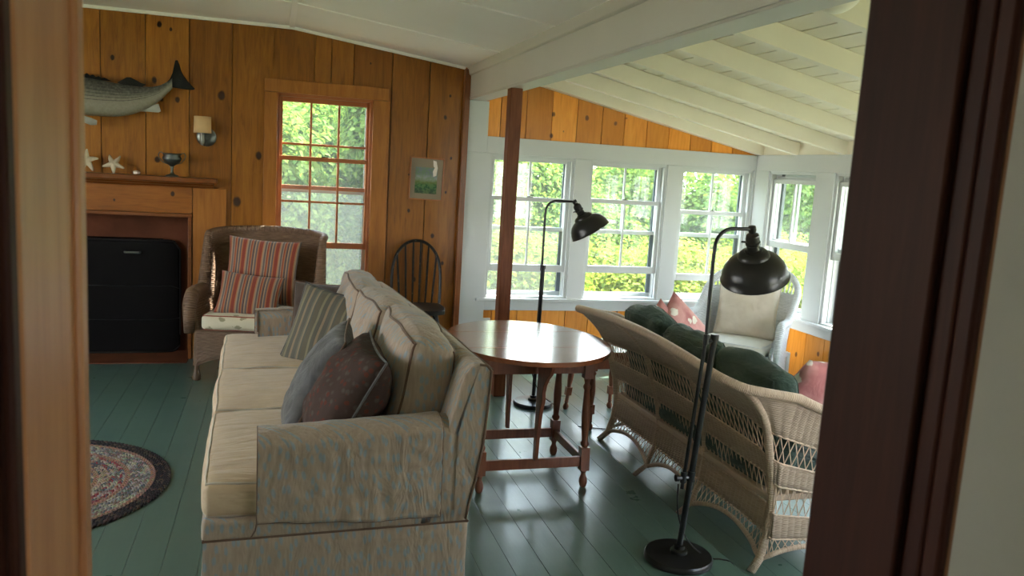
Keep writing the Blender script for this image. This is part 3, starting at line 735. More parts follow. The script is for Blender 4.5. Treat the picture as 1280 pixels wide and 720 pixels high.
mb = MB(); mb.box(-2.38, -.575, 6.17, 6.215, 1.043, 1.068); mb.box(-.604, -.578, 6.17, 6.215, 0, 1.043); mb.box(-2.38, -2.355, 6.17, 6.215, 0, 1.043); mb.build('opening_trim', 'mantel_dark', fp, True, bevel=.003)
mb = MB(); mb.box(-2.35, -.585, 6.44, 6.47, .86, 1.045); mb.box(-.80, -.585, 6.44, 6.47, .0, .86); mb.box(-2.35, -2.1, 6.44, 6.47, 0, .86)
mb.box(-.585, -.575, 6.2, 6.47, 0, 1.045); mb.box(-2.36, -2.35, 6.2, 6.47, 0, 1.045); mb.box(-2.35, -.585, 6.2, 6.47, 1.045, 1.06)
mb.build('surround_panel', 'brick_red', fp, True)
mb = MB(); mb.box(-2.12, -.78, 6.95, 7.0, 0, 1.0); mb.box(-2.12, -2.1, 6.47, 6.95, 0, 1.0); mb.box(-.80, -.78, 6.47, 6.95, 0, 1.0); mb.box(-2.12, -.78, 6.47, 7, .98, 1.0); mb.build('firebox', 'soot', fp, True)
mb = MB(); mb.box(-2.35, -.60, 6.05, 6.98, -.15, .006); mb.build('hearth', 'brick_red', fp, True, bevel=.003)

# fire screen : bowed mesh panel with rounded corners
fs = empty('fire_screen', (-1.28, 6.40, .006), label='black mesh fire screen with rounded corners and a small handle, standing in the fireplace opening', cat='fire screen')
sx0, sx1, sh = -.60, .60, .845
def scr(u, v):
    x = sx0 + (sx1 - sx0) * u
    r = .07; e = max(0, abs(x) - (.6 - r)) ; top = sh - (r - math.sqrt(max(0, r * r - e * e))); bot = (r - math.sqrt(max(0, r * r - e * e))) * .6
    bow = -.05 * (1 - (x / .6) ** 6)
    return V((x, bow, bot + (top - bot) * v))
mb = MB(); mb.grid(scr, 60, 24); mb.build('mesh_panel', 'screen', fs, smooth=True, solid=.006)
mb = MB(); mb.tube([scr(0, .12)] + [scr(0, .5), scr(0, .9)] + [scr(u / 30, 1) for u in range(31)] + [scr(1, .9), scr(1, .5), scr(1, .12)], .008, 8); mb.tube([scr(u / 30, 0) + V((0, 0, .008)) for u in range(31)], .008, 8)
for z in (.3, .6): mb.tube([scr(u / 20, z) + V((0, -.004, 0)) for u in range(21)], .003, 6)
mb.build('frame', 'black_metal', fs, smooth=True)
mb = MB(); mb.tube([(.23, -.052, .755), (.235, -.075, .755), (.33, -.075, .755), (.335, -.052, .755)], .008, 8); mb.build('handle', 'steel', fs, smooth=True)

# ------------------------------------------------------------------ mantel things, fish, sconce, picture
ZM = 1.33
def starfish(loc, r, rz, tilt, rots, label, seed):
    rnd = random.Random(seed); mb = MB()
    for k in range(5):
        a = PI / 2 + k * 2 * PI / 5 + rots + rnd.uniform(-.12, .12); L = r * rnd.uniform(.92, 1.06); bend = rnd.uniform(-.25, .25)
        pts = []; rs = []
        for i in range(8):
            t = i / 7; aa = a + bend * t * t
            pts.append((L * t * math.cos(aa), L * t * math.sin(aa) * 1.0, .004 * (1 - t))); rs.append(r * (.23 * (1 - t) ** .8 + .06))
        mb.tube(pts, rs, 8, flat=1.0)
    mb.lathe([(0.001, .018), (r * .15, .014), (r * .22, .0), (r * .15, -.012), (.001, -.014)], n=12)
    o = mb.build('starfish', 'starfish', None, smooth='full')
    lo = min((Matrix.Rotation(rz, 3, 'Z') @ Matrix.Rotation(tilt, 3, 'X') @ v.co).z for v in o.data.vertices)
    o.rotation_euler = (tilt, 0, rz); o.location = (loc[0], loc[1], loc[2] - lo)
    return tag(o, label, 'starfish', 'starfish on the mantel')
starfish((-1.245, 6.12, ZM), .082, -.05, PI / 2 - .18, .10, 'pale dried starfish standing upright on the mantel nearest the left end', 4)
starfish((-1.075, 6.11, ZM), .078, .1, PI / 2 - .55, .55, 'pale dried starfish tilted back on the mantel, between the upright starfish and the tiny shell', 9)
mb = MB()
pts = [(.016 * math.cos(t) * (1 - t / 12), .012 * math.sin(t) * (1 - t / 12), .012 + t * .0012) for t in [i * .4 for i in range(24)]]
mb.tube(pts, [.011 * (1 - i / 30) for i in range(24)], 8)
mb.lathe([(.001, .0), (.018, .002), (.022, .012), (.016, .022), (.001, .026)], n=14)
o = mb.build('seashell', 'shell', None, smooth='full'); o.location = (-.93, 6.09, ZM + .003); tag(o, 'tiny pale pink seashell on the mantel between the starfish and the trophy cup', 'shell')
tr_ = empty('trophy_cup', (-.70, 6.09, ZM), label='tarnished two handled trophy cup standing on the right half of the mantel', cat='trophy')
mb = MB(); mb.lathe([(.001, 0), (.043, 0), (.044, .006), (.040, .010), (.030, .013), (.014, .020), (.009, .034), (.009, .055), (.014, .064), (.012, .070), (.022, .080), (.048, .096), (.062, .118), (.064, .130), (.056, .142), (.057, .155), (.064, .162), (.060, .162), (.052, .152), (.050, .135), (.001, .09)], n=32, caps=False)
mb.build('cup', 'pewter', tr_, smooth=True, angle=50)
for s in (-1, 1):
    mb = MB(); mb.tube([(s * x, 0, z) for x, z in ((.035, .088), (.060, .098), (.082, .125), (.088, .150), (.078, .166), (.064, .164), (.057, .152))], .0035, 6); mb.build('handle', 'pewter', tr_, smooth=True)

# mounted striped bass
fr = empty('mounted_fish', (-1.25, YB, 1.84), label='mounted striped bass with dark tail, hung on the pine wall above the mantel', cat='mounted fish')
spine = [(-1.98, 1.80, .02, .02), (-1.90, 1.815, .075, .07), (-1.78, 1.83, .115, .11), (-1.60, 1.84, .15, .14), (-1.42, 1.838, .155, .145), (-1.30, 1.835, .145, .135), (-1.15, 1.830, .132, .128), (-1.0, 1.835, .108, .118), (-.88, 1.862, .075, .095), (-.79, 1.90, .050, .068), (-.73, 1.945, .040, .046), (-.70, 1.972, .042, .040)]
def lerp_sp(t):
    k = t * (len(spine) - 1); i = min(int(k), len(spine) - 2); f = k - i
    p = [spine[max(0, min(len(spine) - 1, i + d))] for d in (-1, 0, 1, 2)]
    return [.5 * ((2 * p[1][j]) + (-p[0][j] + p[2][j]) * f + (2 * p[0][j] - 5 * p[1][j] + 4 * p[2][j] - p[3][j]) * f * f + (-p[0][j] + 3 * p[1][j] - 3 * p[2][j] + p[3][j]) * f ** 3) for j in range(4)]
vs = []; uv = []; nU, nV = 60, 24
mb = MB()
def fishp(u, v):
    x, z, h1, h2 = lerp_sp(u); a = 2 * PI * v + PI  # v 0 -> ... ring
    c, s = math.cos(a), math.sin(a)
    hh = (h1 if c > 0 else h2); w = .42 * min(h1, h2) + .004
    return V((x, YB - .075 - w * s * (1 - .25 * c), z + hh * .5 * 2 * c * .92))
mb.grid(fishp, nU, nV, lambda u, v: (u * 1.5, .5 - .5 * math.cos(2 * PI * v)))
body = mb.build('body', 'fish', fr, True, smooth='full', weld=True)
def fin(name, pts, mat, th=.006, y=YB - .075, ang=0):
    mb = MB(); n = len(pts); mb.prism([(p[0], p[1]) for p in pts], y - th, y + th); return mb.build(name, mat, fr, True, bevel=.002)
fin('tail', [(-.735, 1.975), (-.715, 2.00), (-.70, 2.04), (-.69, 2.09), (-.682, 2.125), (-.668, 2.128), (-.655, 2.10), (-.645, 2.06), (-.63, 2.03), (-.60, 1.99), (-.57, 1.96), (-.555, 1.945), (-.565, 1.937), (-.61, 1.935), (-.66, 1.94), (-.70, 1.942)], 'fin', .007)
fin('dorsal_fin', [(-1.31, 1.955)] + [(-1.27 + .018 * i, 1.955 + (.045 if i % 2 == 0 else .028) * (1 - i / 12)) for i in range(9)] + [(-1.08, 1.95)], 'fin', .003)
fin('dorsal_fin', [(-1.05, 1.945), (-1.02, 1.965), (-.99, 1.985), (-.965, 1.987), (-.94, 1.975), (-.90, 1.955), (-.87, 1.948), (-.90, 1.92), (-1.0, 1.92)], 'fin', .003)
fin('anal_fin', [(-.92, 1.80), (-.86, 1.80), (-.79, 1.825), (-.775, 1.775), (-.79, 1.765), (-.86, 1.765), (-.91, 1.762)], 'fin_pale', .004)
mb = MB(); mb.tube([(-1.29, YB - .11, 1.70), (-1.25, YB - .13, 1.685), (-1.20, YB - .14, 1.67), (-1.165, YB - .145, 1.665)], [.012, .022, .024, .016], 8, flat=.35); mb.build('pelvic_fin', 'fin_pale', fr, True, smooth=True)
mb = MB(); mb.tube([(-1.40, YB - .135, 1.80), (-1.33, YB - .145, 1.795), (-1.25, YB - .14, 1.785)], [.012, .028, .012], 8, flat=.3); mb.build('pectoral_fin', 'fin', fr, True, smooth=True)

# wall sconce
sc = empty('wall_sconce', (-.485, YB, 1.62), label='round wall sconce with tan half-cylinder shade left of the wooden window', cat='wall lamp')
mb = MB(); mb.lathe([(.001, .016), (.03, .016), (.055, .010), (.066, .004), (.068, 0)], Matrix.Translation((0, 0, 0)) @ Matrix.Rotation(PI / 2, 4, 'X'), 28); mb.build('back_plate', 'pewter', sc, smooth=True)
mb = MB(); mb.tube([(0, -.01, -.02), (-.01, -.04, -.05), (-.02, -.075, -.05), (-.02, -.08, -.02)], .006, 8); mb.lathe([(.010, -.06), (.017, -.035), (.015, .01), (.017, .012), (.017, .03), (.009, .03), (.009, .09)], Matrix.Translation((-.02, -.08, 0)), 14); mb.build('candle_socket', 'pewter', sc, smooth=True)
mb = MB()
mb.grid(lambda u, v: V((-.02 + .058 * math.cos(PI + PI * 1.15 * u - .2) * (1 - .05 * v), -.07 + .052 * math.sin(PI + PI * 1.15 * u - .2), .025 + .115 * v)), 20, 3); mb.build('shade', 'lampshade_tan', sc, smooth=True, solid=.003)

# framed picture
pc = empty('framed_picture', (1.115, YB, 1.41), label='small wood framed landscape picture on the pine wall right of the window', cat='picture')
mb = MB(); w, h = .133, .163
for a in ((-w, -w + .009, -h, h), (w - .009, w, -h, h), (-w, w, h - .009, h), (-w, w, -h, -h + .009)): mb.box(a[0], a[1], -.018, 0, a[2], a[3])
mb.build('frame', 'sash_wood', pc, bevel=.001)
mb = MB(); mb.box(-w + .008, w - .008, -.008, 0, -h + .008, h - .008); mb.build('mat_board', 'mat_board', pc)
mb = MB(); mb.box(-w + .045, w - .05, -.0095, -.008, -h + .05, h - .075); mb.build('print', 'print', pc)
mb = MB(); mb.prism([(.052, .02), (.075, .03), (.082, .09), (.07, .14), (.045, .145), (.05, .10), (.06, .09), (.046, .06)], -.0105, -.008); mb.build('pale_figure', 'shell', pc)
pc.rotation_euler = (.0, .02, 0)
# outlet
mb = MB(); mb.box(-.035, .035, -.006, 0, -.055, .055); o = mb.build('outlet', 'plastic_white', None, bevel=.003); o.location = (1.655, YB, .262)
tag(o, 'white electrical outlet on the low pine boards at the left end of the sunroom wall', 'outlet')
m2 = MB(); [m2.box(-.014, .014, -.008, -.005, z - .012, z + .012) for z in (-.022, .022)]; m2.build('socket', 'storm_dark', o, bevel=.002)
# ceiling light bowl
cl_ = empty('ceiling_light', (1.81, 2.42, zs(1.81) + .10), label='white dome ceiling light between the sunroom rafters beside the beam', cat='ceiling light')
mb = MB(); mb.lathe([(.09, 0), (.09, -.10), (.07, -.115)], n=24); mb.build('base', 'white', cl_, smooth=True)
mb = MB(); mb.lathe([(.10, -.115)] + [(.10 * math.cos(a), -.12 - .115 * math.sin(a)) for a in [i * PI / 20 for i in range(10)]] + [(.001, -.235)], n=28); mb.build('glass_bowl', 'cream', cl_, smooth=True)

# ------------------------------------------------------------------ rug
RC = V((-1.06, 3.81)); half = .42
mb = MB(); rnd = random.Random(12)
pal_dark = [(.015, .012, .016), (.02, .015, .02), (.03, .02, .022), (.09, .055, .045)]
pal = {'pink': [(.33, .18, .13), (.38, .21, .15), (.30, .17, .13)], 'grey': [(.30, .29, .25), (.14, .14, .15), (.42, .38, .31), (.22, .15, .13)],
       'cream': [(.45, .38, .28), (.36, .28, .20), (.28, .2, .16), (.10, .10, .11)], 'red': [(.28, .05, .06), (.30, .14, .12), (.12, .12, .15), (.38, .30, .24)], 'plum': [(.10, .04, .05), (.30, .20, .16), (.40, .33, .26)]}
order = ['dark'] * 3 + ['pink'] + ['grey'] * 4 + ['pink'] + ['red', 'grey', 'red', 'cream', 'cream', 'pink', 'cream', 'grey', 'cream', 'pink', 'plum', 'plum', 'cream', 'pink', 'cream', 'plum', 'red', 'pink']
rw = .0215
for k, nm in enumerate(order):
    R = .61 - rw * (k + .5); per = 2 * PI * R + 4 * half; n = max(8, int(per / .0235)); cols = pal_dark if nm == 'dark' else pal[nm]
    for i in range(n):
        for lane in (0, 1):
            s = ((i + .5 * lane + .37 * k) / n) % 1 * per
            if s < PI * R: a = -PI / 2 + s / R; c = V((RC.x + R * math.cos(a), RC.y + R * math.sin(a))); t = V((-math.sin(a), math.cos(a)))
            elif s < PI * R + 2 * half: c = V((RC.x - (s - PI * R), RC.y + R)); t = V((-1, 0))
            elif s < 2 * PI * R + 2 * half: a = PI / 2 + (s - PI * R - 2 * half) / R; c = V((RC.x - 2 * half + R * math.cos(a), RC.y + R * math.sin(a))); t = V((-math.sin(a), math.cos(a)))
            else: c = V((RC.x - 2 * half + (s - 2 * PI * R - 2 * half), RC.y - R)); t = V((1, 0))
            nrm = V((t.y, -t.x)); off = nrm * (.0048 if lane else -.0048); c = c + off
            ang = (.55 if lane else -.55); d = V((t.x * math.cos(ang) - t.y * math.sin(ang), t.x * math.sin(ang) + t.y * math.cos(ang))); e = V((d.y, -d.x))
            L, W, Hh = .0155, .0065, .007
            col = rnd.choice(cols); mb.ccol = tuple(min(1, x * rnd.uniform(.8, 1.2)) for x in col)
            vs = []
            for (a1, b1, z1) in ((-1, 0, 0), (-.5, -.9, 0), (.5, -.9, 0), (1, 0, 0), (.5, .9, 0), (-.5, .9, 0), (-.55, -.4, 1), (.55, -.4, 1), (.55, .4, 1), (-.55, .4, 1)):
                q = c + d * (L * a1) + e * (W * b1); vs.append((q.x, q.y, .003 + z1 * Hh))
            mb.add(vs, [(0, 1, 6), (1, 2, 7, 6), (2, 3, 7), (3, 8, 7), (3, 4, 8), (4, 5, 9, 8), (5, 0, 9), (0, 6, 9), (6, 7, 8, 9)])
mb.ccol = (.12, .09, .08); n = 64
mb.add([(RC.x - half + (half if math.cos(2 * PI * i / n) > 0 else -half) + .60 * math.cos(2 * PI * i / n), RC.y + .60 * math.sin(2 * PI * i / n), .0035) for i in range(n)], [tuple(range(n))])
o = mb.build('braided_rug', 'rug', None, smooth='full'); tag(o, 'oval braided rug in pink, cream and grey with a dark border on the green floor', 'rug')

# ------------------------------------------------------------------ sofa (local x = depth towards the back, y = length)
so = empty('sofa', (-.19, 2.40, 0), math.radians(1.6), label='long beige slipcovered three seat sofa with its back to the round table', cat='sofa')
def ztop(y): return .885 - .055 * (y / 2.2) + .012 * math.sin(PI * y / 2.2)
def backpoly(y):
    k = ztop(y)
    return [(.66, .30), (.70, .52), (.735, .68), (.765, k - .09), (.782, k - .035), (.80, k - .008), (.825, k), (.850, k - .004), (.866, k - .022), (.864, k - .10), (.852, .62), (.832, .50), (.815, .42), (.805, .365), (.66, .365)]
mb = MB(); n = 26; L = 2.2
P = []
for i in range(n + 1):
    y = L * i / n; P.append([V((p[0] + .004 * noise.noise(V((p[0] * 9, y * 5, p[1] * 9))), y, p[1])) for p in backpoly(y)])
k = len(P[0]); vs = [p for r in P for p in r]
fs = [(i * k + j, i * k + (j + 1) % k, (i + 1) * k + (j + 1) % k, (i + 1) * k + j) for i in range(n) for j in range(k)] + [tuple(reversed(range(k))), tuple(range(n * k, (n + 1) * k))]
mb.add(vs, fs); bk = mb.build('back', 'sofa', so, bevel=.006, smooth=True)
pb = MB()
pb.tube([p + V((0, -.001, 0)) for p in P[0][6:14]], .0045, 6); pb.tube([p + V((0, .001, 0)) for p in P[-1][6:14]], .0045, 6)
pb.tube([r[8] + V((.002, 0, .004)) for r in P], .0045, 6)
pb.build('piping', 'piping_brown', bk, smooth=True)
# base rail and skirt
mb = MB(); fn = rbox_fn(.408, 1.10, .035, .015); rbox(mb, .405, 1.10, .035, .015, fn, 10, Matrix.Translation((.40, 1.10, .385))); mb.build('base_rail', 'sofa', so, smooth='full', weld=True)
mb = MB()
per = [(0, 0), (.81, 0), (.81, 2.2), (0, 2.2)]
def skirt(u, v):
    d = u * 4; i = int(d) % 4; f = d - int(d); a, b = V(per[i]), V(per[(i + 1) % 4]); p = a.lerp(b, f); nn = V(((b - a).y, -(b - a).x)).normalized()
    L_ = (b - a).length; pl = .0
    for fold in (0, 1): pl += math.exp(-((f - fold) * L_ / .02) ** 2) * -.02
    wv = .006 * noise.noise(V((p.x * 6, p.y * 6, v * 2))) * (1 - v)
    q = p + nn * ((1 - v) * .018 + wv + pl * (1 - v)); return V((q.x, q.y, .012 + .345 * v))
mb.grid(skirt, 240, 8); mb.build('skirt', 'sofa', so, smooth='full', solid=.006)
pb = MB(); pb.tube([(x, y, .357) for x, y in ((-.002, -.002), (.812, -.002), (.812, 2.202), (-.002, 2.202))], .0045, 6, closed=True); pb.build('piping', 'piping_brown', so, smooth=True)
# arms with hanging slip panels
for s in (0, 1):
    yc = .075 if s == 0 else 2.125
    def armp(u, v):
        # cross-section in (y,z): up one side, over rounded top, down the other; extruded along x
        x = .165 + .60 * u; ht = .672 + .028 * u + .005 * noise.noise(V((x * 6, s, 1)))
        a = v * 2 - 1; w = .075
        if abs(a) < .45:
            t = a / .45 * PI / 2; y = w * math.sin(t); z = ht - .045 + .045 * math.cos(t)
        else:
            y = w * math.copysign(1, a); z = (ht - .045) - (abs(a) - .45) / .55 * (ht - .045 - .40)
        o_ = .004 * noise.noise(V((x * 14, z * 5, s * 3 + a)))
        return V((x, yc + y + math.copysign(o_, a), z))
    mb = MB(); mb.grid(armp, 40, 40)
    vs = [armp(0, j / 40) for j in range(41)]; mb.add(vs, [tuple(reversed(range(41)))]); vs = [armp(1, j / 40) for j in range(41)]; mb.add(vs, [tuple(range(41))])
    ar = mb.build('arm', 'sofa', so, smooth=True, weld=True)
    pb = MB(); pb.tube([armp(0, j / 30) + V((-.002, 0, 0)) for j in range(6, 25)], .0045, 6); pb.build('piping', 'piping_brown', ar, smooth=True)
    # flap of the arm cover hanging on the outside
    sg = -1 if s == 0 else 1
    def flap(u, v):
        x = .150 + .565 * u; ht = .672 + .028 * (x - .165) / .6 + .005 * noise.noise(V((x * 6, s, 1))); zb = .408 - .024 * u + .010 * noise.noise(V((x * 5, 0, 2)))
        w = .081
        if v < .62:
            t = v / .62; z = zb + (ht - .045 - zb) * t; d = w + .010 * (1 - t)
            fold = (.5 + .5 * math.sin(x * 52 + 5 * noise.noise(V((x * 5, z * 4, 7))))) ** 2
            rip = .010 * fold * (1 - t) ** 1.1 * (.35 + .65 * abs(noise.noise(V((x * 3, 2, 2)))) * 2) + .012 * noise.noise(V((x * 8, z * 11, 5))) * (.4 + .6 * (1 - t)) + .005 * noise.noise(V((x * 22, z * 26, 9)))
            return V((x, yc + sg * (d + rip), z))
        t = (v - .62) / .38 * PI * .62
        return V((x, yc + sg * w * math.cos(t), ht - .040 + .045 * math.sin(t) + .004 * noise.noise(V((x * 14, t, 3)))))
    mb = MB(); mb.grid(flap, 130, 40); fl_ = mb.build('arm_panel', 'sofa', ar, smooth='full', solid=.005)
    pb = MB(); pb.tube([flap(0, 1 - i / 20) for i in range(21)] + [flap(i / 40, 0) for i in range(41)] + [flap(1, i / 20) for i in range(21)], .003, 5); pb.build('hem', 'piping_brown', fl_, smooth=True)
    if s == 0:
        pb = MB(); pb.tube([flap(0, 0), flap(0, 0) + V((-.004, -.004, -.02)), flap(0, 0) + V((-.016, -.006, -.04))], .003, 5); pb.build('tie', 'piping_brown', ar, smooth=True)
# seat cushions
zs0, zs1 = .425, .525
for i, (ya, yb) in enumerate(((.014, .755), (.765, 1.395), (1.405, 2.186))):
    box_cushion('seat_cushion', 'sofa_top' if i == 1 else 'sofa_top', so, .355, (yb - ya) / 2, .058, .03, (.008, .0, .022), Matrix.Translation((.345, (ya + yb) / 2, .472)), 'piping_pale', seed=i, wob=.008)
# back cushions
for i, (yc, h, lean) in enumerate(((.475, .215, .16), (1.10, .20, .17), (1.74, .195, .18))):
    mtx = Matrix.Translation((.680 - .012 * i, yc - .03, .727 - .005 * i)) @ Matrix.Rotation(lean, 4, 'Y') @ Matrix.Rotation((.04, -.03, .05)[i], 4, 'X')
    box_cushion('back_cushion', 'sofa', so, .08, .305, h, .045, (.055, .008, .02), mtx, 'piping_brown', axis=0, seed=11 + i * 5, wob=.016, pr=.005, n=20)

# throw pillows
pillow('throw_pillow', .45, .43, .23, 'floral_dark', (.245, 2.73, .690), (-.88, -.02, .47), roll=-.03, label='dark floral throw pillow at the near end of the sofa, front of the pair', group='throw pillows on the sofa', pipe='slate', seed=2, crush=.02)
pillow('throw_pillow', .45, .45, .17, 'slate', (.165, 3.03, .675), (-.88, .10, .46), roll=.0, label='slate grey throw pillow wedged behind the dark floral pillow on the sofa', group='throw pillows on the sofa', pipe='piping_brown', seed=5, crush=.02)
pillow('throw_pillow', .43, .43, .15, 'stripe_green', (.265, 3.95, .662), (-.44, -.84, .38), roll=-.17, label='olive and grey striped throw pillow at the far end of the sofa', group='throw pillows on the sofa', pipe='slate', seed=8, crush=.012)
pillow('throw_pillow', .42, .42, .13, 'brown_cloth', (.275, 4.27, .66), (-.40, -.86, .30), roll=.03, label='dark taupe throw pillow mostly hidden behind the striped pillow on the sofa', group='throw pillows on the sofa', pipe='piping_brown', seed=9)

# ------------------------------------------------------------------ oval butterfly table
TZ = .69
tb = empty('butterfly_table', (1.20, 3.69, 0), label='oval polished wood butterfly table with turned legs behind the sofa', cat='table')
ea, eb = .40, .487
def slab(y0, y1):
    pts = []; n = 22
    def xa(y): return ea * max(0, 1 - (y / eb) ** 2) ** .5
    ys = [y0 + (y1 - y0) * (.5 - .5 * math.cos(PI * i / n)) for i in range(n + 1)]
    pts = [(xa(y), y) for y in ys] + [(-xa(y), y) for y in reversed(ys)]
    out = []
    for p in pts:
        if not out or (V(p) - V(out[-1])).length > 1e-4: out.append(p)
    if (V(out[0]) - V(out[-1])).length < 1e-4: out.pop()
    return out
m2 = MB(); m2.prism(slab(-.183, .183), TZ - .022, TZ, 'z'); m2.build('tabletop', 'table_wood', tb, bevel=.006, bseg=3)
for a, b2 in ((-eb, -.1845), (.1845, eb)): m2 = MB(); m2.prism(slab(a, b2), TZ - .022, TZ, 'z'); m2.build('drop_leaf', 'table_wood', tb, bevel=.006, bseg=3)
def turned(mb, p0, p1, prof, sq):
    """leg between p0 (foot) and p1 (top): prof (r, t), square blocks sq (t0,t1,half)"""
    p0, p1 = V(p0), V(p1); d = p1 - p0; L = d.length; sh = Matrix(((1, 0, d.x / d.z, p0.x), (0, 1, d.y / d.z, p0.y), (0, 0, 1, p0.z), (0, 0, 0, 1)))
    seg = []
    for r, t in prof: seg.append((r, t * d.z))
    mb.lathe(seg, sh, 14)
    for t0, t1, h in sq: mb.box(-h, h, -h, h, t0 * d.z, t1 * d.z, sh)
leg_prof = [(.011, 0), (.017, .012), (.021, .04), (.019, .065), (.012, .09), (.011, .105), (.016, .12), (.013, .13), (.013, .30), (.020, .315), (.021, .33), (.015, .345), (.016, .38), (.020, .46), (.0215, .52), (.018, .62), (.014, .72), (.019, .735), (.020, .75), (.013, .77), (.017, .80), (.013, .81), (.013, 1)]
for sx in (-1, 1):
    for sy in (-1, 1):
        m2 = MB(); turned(m2, (sx * .262, sy * .222, 0), (sx * .255, sy * .19, TZ - .022), leg_prof, [(.13, .30, .0215), (.81, 1.0, .0215)]); m2.build('leg', 'leg_wood', tb, smooth=True)
for sy in (-1, 1):
    m2 = MB(); m2.box(-.242, .242, sy * .217 - .009, sy * .217 + .009, .105, .155); m2.build('stretcher', 'leg_wood', tb, bevel=.003)
    m2 = MB(); m2.box(-.236, .236, sy * .192 - .009, sy * .192 + .009, .565, TZ - .022); m2.build('apron', 'leg_wood', tb, bevel=.002)
for sx in (-1, 1):
    m2 = MB(); m2.box(sx * .26 - .009, sx * .26 + .009, -.199, .199, .105, .15); m2.build('stretcher', 'leg_wood', tb, bevel=.003)
    m2 = MB(); m2.box(sx * .256 - .009, sx * .256 + .009, -.172, .172, .565, TZ - .022); m2.build('apron', 'leg_wood', tb, bevel=.002)
for sy in (-1, 1):
    pf = [(.0, .156), (.030, .156), (.034, .20), (.040, .28), (.050, .36), (.062, .42), (.080, .455), (.083, .47), (.078, .50), (.092, .54), (.125, .58), (.165, .61), (.185, .64), (.188, TZ - .023), (.0, TZ - .023)]
    m2 = MB(); m2.prism([(sy * (.228 + d) , z) for d, z in pf], -.009, .009, 'x'); m2.build('butterfly_support', 'leg_wood', tb, bevel=.002)

# ------------------------------------------------------------------ small side table at the far end of the settee
st = empty('side_table', (2.12, 4.80, FD), label='small dark wooden side table with turned legs at the far end of the settee', cat='side table')
m2 = MB(); m2.box(-.20, .18, -.22, .22, .485, .505); m2.build('tabletop', 'table_wood', st, bevel=.006)
for sy in (-1, 1): m2 = MB(); m2.box(-.15, .13, sy * .165 - .008, sy * .165 + .008, .385, .485); m2.build('apron', 'leg_wood', st, bevel=.002)
for sx in (-1, 1): m2 = MB(); m2.box(sx * .14 - .008 - .01, sx * .14 + .008 - .01, -.157, .157, .385, .485); m2.build('apron', 'leg_wood', st, bevel=.002)
for sx in (-1, 1):
    for sy in (-1, 1):
        m2 = MB(); turned(m2, (sx * .165 - .01, sy * .225, 0), (sx * .14 - .01, sy * .165, .485), leg_prof, [(.22, .34, .019), (.78, 1, .019)]); m2.build('leg', 'leg_wood', st, smooth=True)

# ------------------------------------------------------------------ windsor chair
wc = empty('windsor_chair', (1.03, 5.90, 0), math.radians(-6), label='black bow back spindle chair with worn paint against the pine wall under the picture', cat='chair')
m2 = MB()
seatp = [(-.19, .17), (-.215, .0), (-.20, -.15), (-.12, -.20), (.12, -.20), (.20, -.15), (.215, .0), (.19, .17), (.08, .195), (-.08, .195)]
m2.prism(seatp, .425, .46, 'z'); m2.build('seat', 'black_chair', wc, bevel=.01, bseg=3)
def bow(t):  # t 0..1
    a = PI * t; x = -.205 * math.cos(a) * (1 if abs(math.cos(a)) < .95 else 1); s = math.sin(a)
    z = .46 + .475 * (s ** .62); return V((x * (.90 + .10 * min(1, s * 1.6)), .165 + .075 * (z - .46) / .475, z))
m2 = MB(); m2.tube([bow(i / 40) for i in range(41)], .0115, 8); m2.build('bow', 'black_chair', wc, smooth=True)
for i in range(6):
    x = -.145 + .058 * i; 
    best = min((bow(j / 200) for j in range(201)), key=lambda p: abs(p.x - x * 1.05) + (0 if p.z > .7 else 1))
    m2 = MB(); b0 = V((x * .85, .165, .455)); m2.tube([b0.lerp(best, k / 8) for k in range(9)], [.007 + .002 * math.sin(PI * k / 8) for k in range(9)], 7); m2.build('spindle', 'black_chair', wc, smooth=True)
wl = [(.011, 0), (.013, .1), (.017, .3), (.014, .36), (.019, .38), (.014, .40), (.020, .55), (.017, .75), (.013, .82), (.018, .84), (.012, .87), (.012, 1)]
for sx in (-1, 1):
    for sy in (-1, 1): m2 = MB(); turned(m2, (sx * .20, sy * .19, 0), (sx * .14, sy * .12, .43), wl, []); m2.build('leg', 'black_chair', wc, smooth=True)
    m2 = MB(); m2.tube([(sx * .175, -.16, .17), (sx * .175, 0, .17), (sx * .175, .16, .17)], [.008, .013, .008], 8); m2.build('stretcher', 'black_chair', wc, smooth=True)
m2 = MB(); m2.tube([(-.172, 0, .17), (0, 0, .17), (.172, 0, .17)], [.008, .013, .008], 8); m2.build('stretcher', 'black_chair', wc, smooth=True)

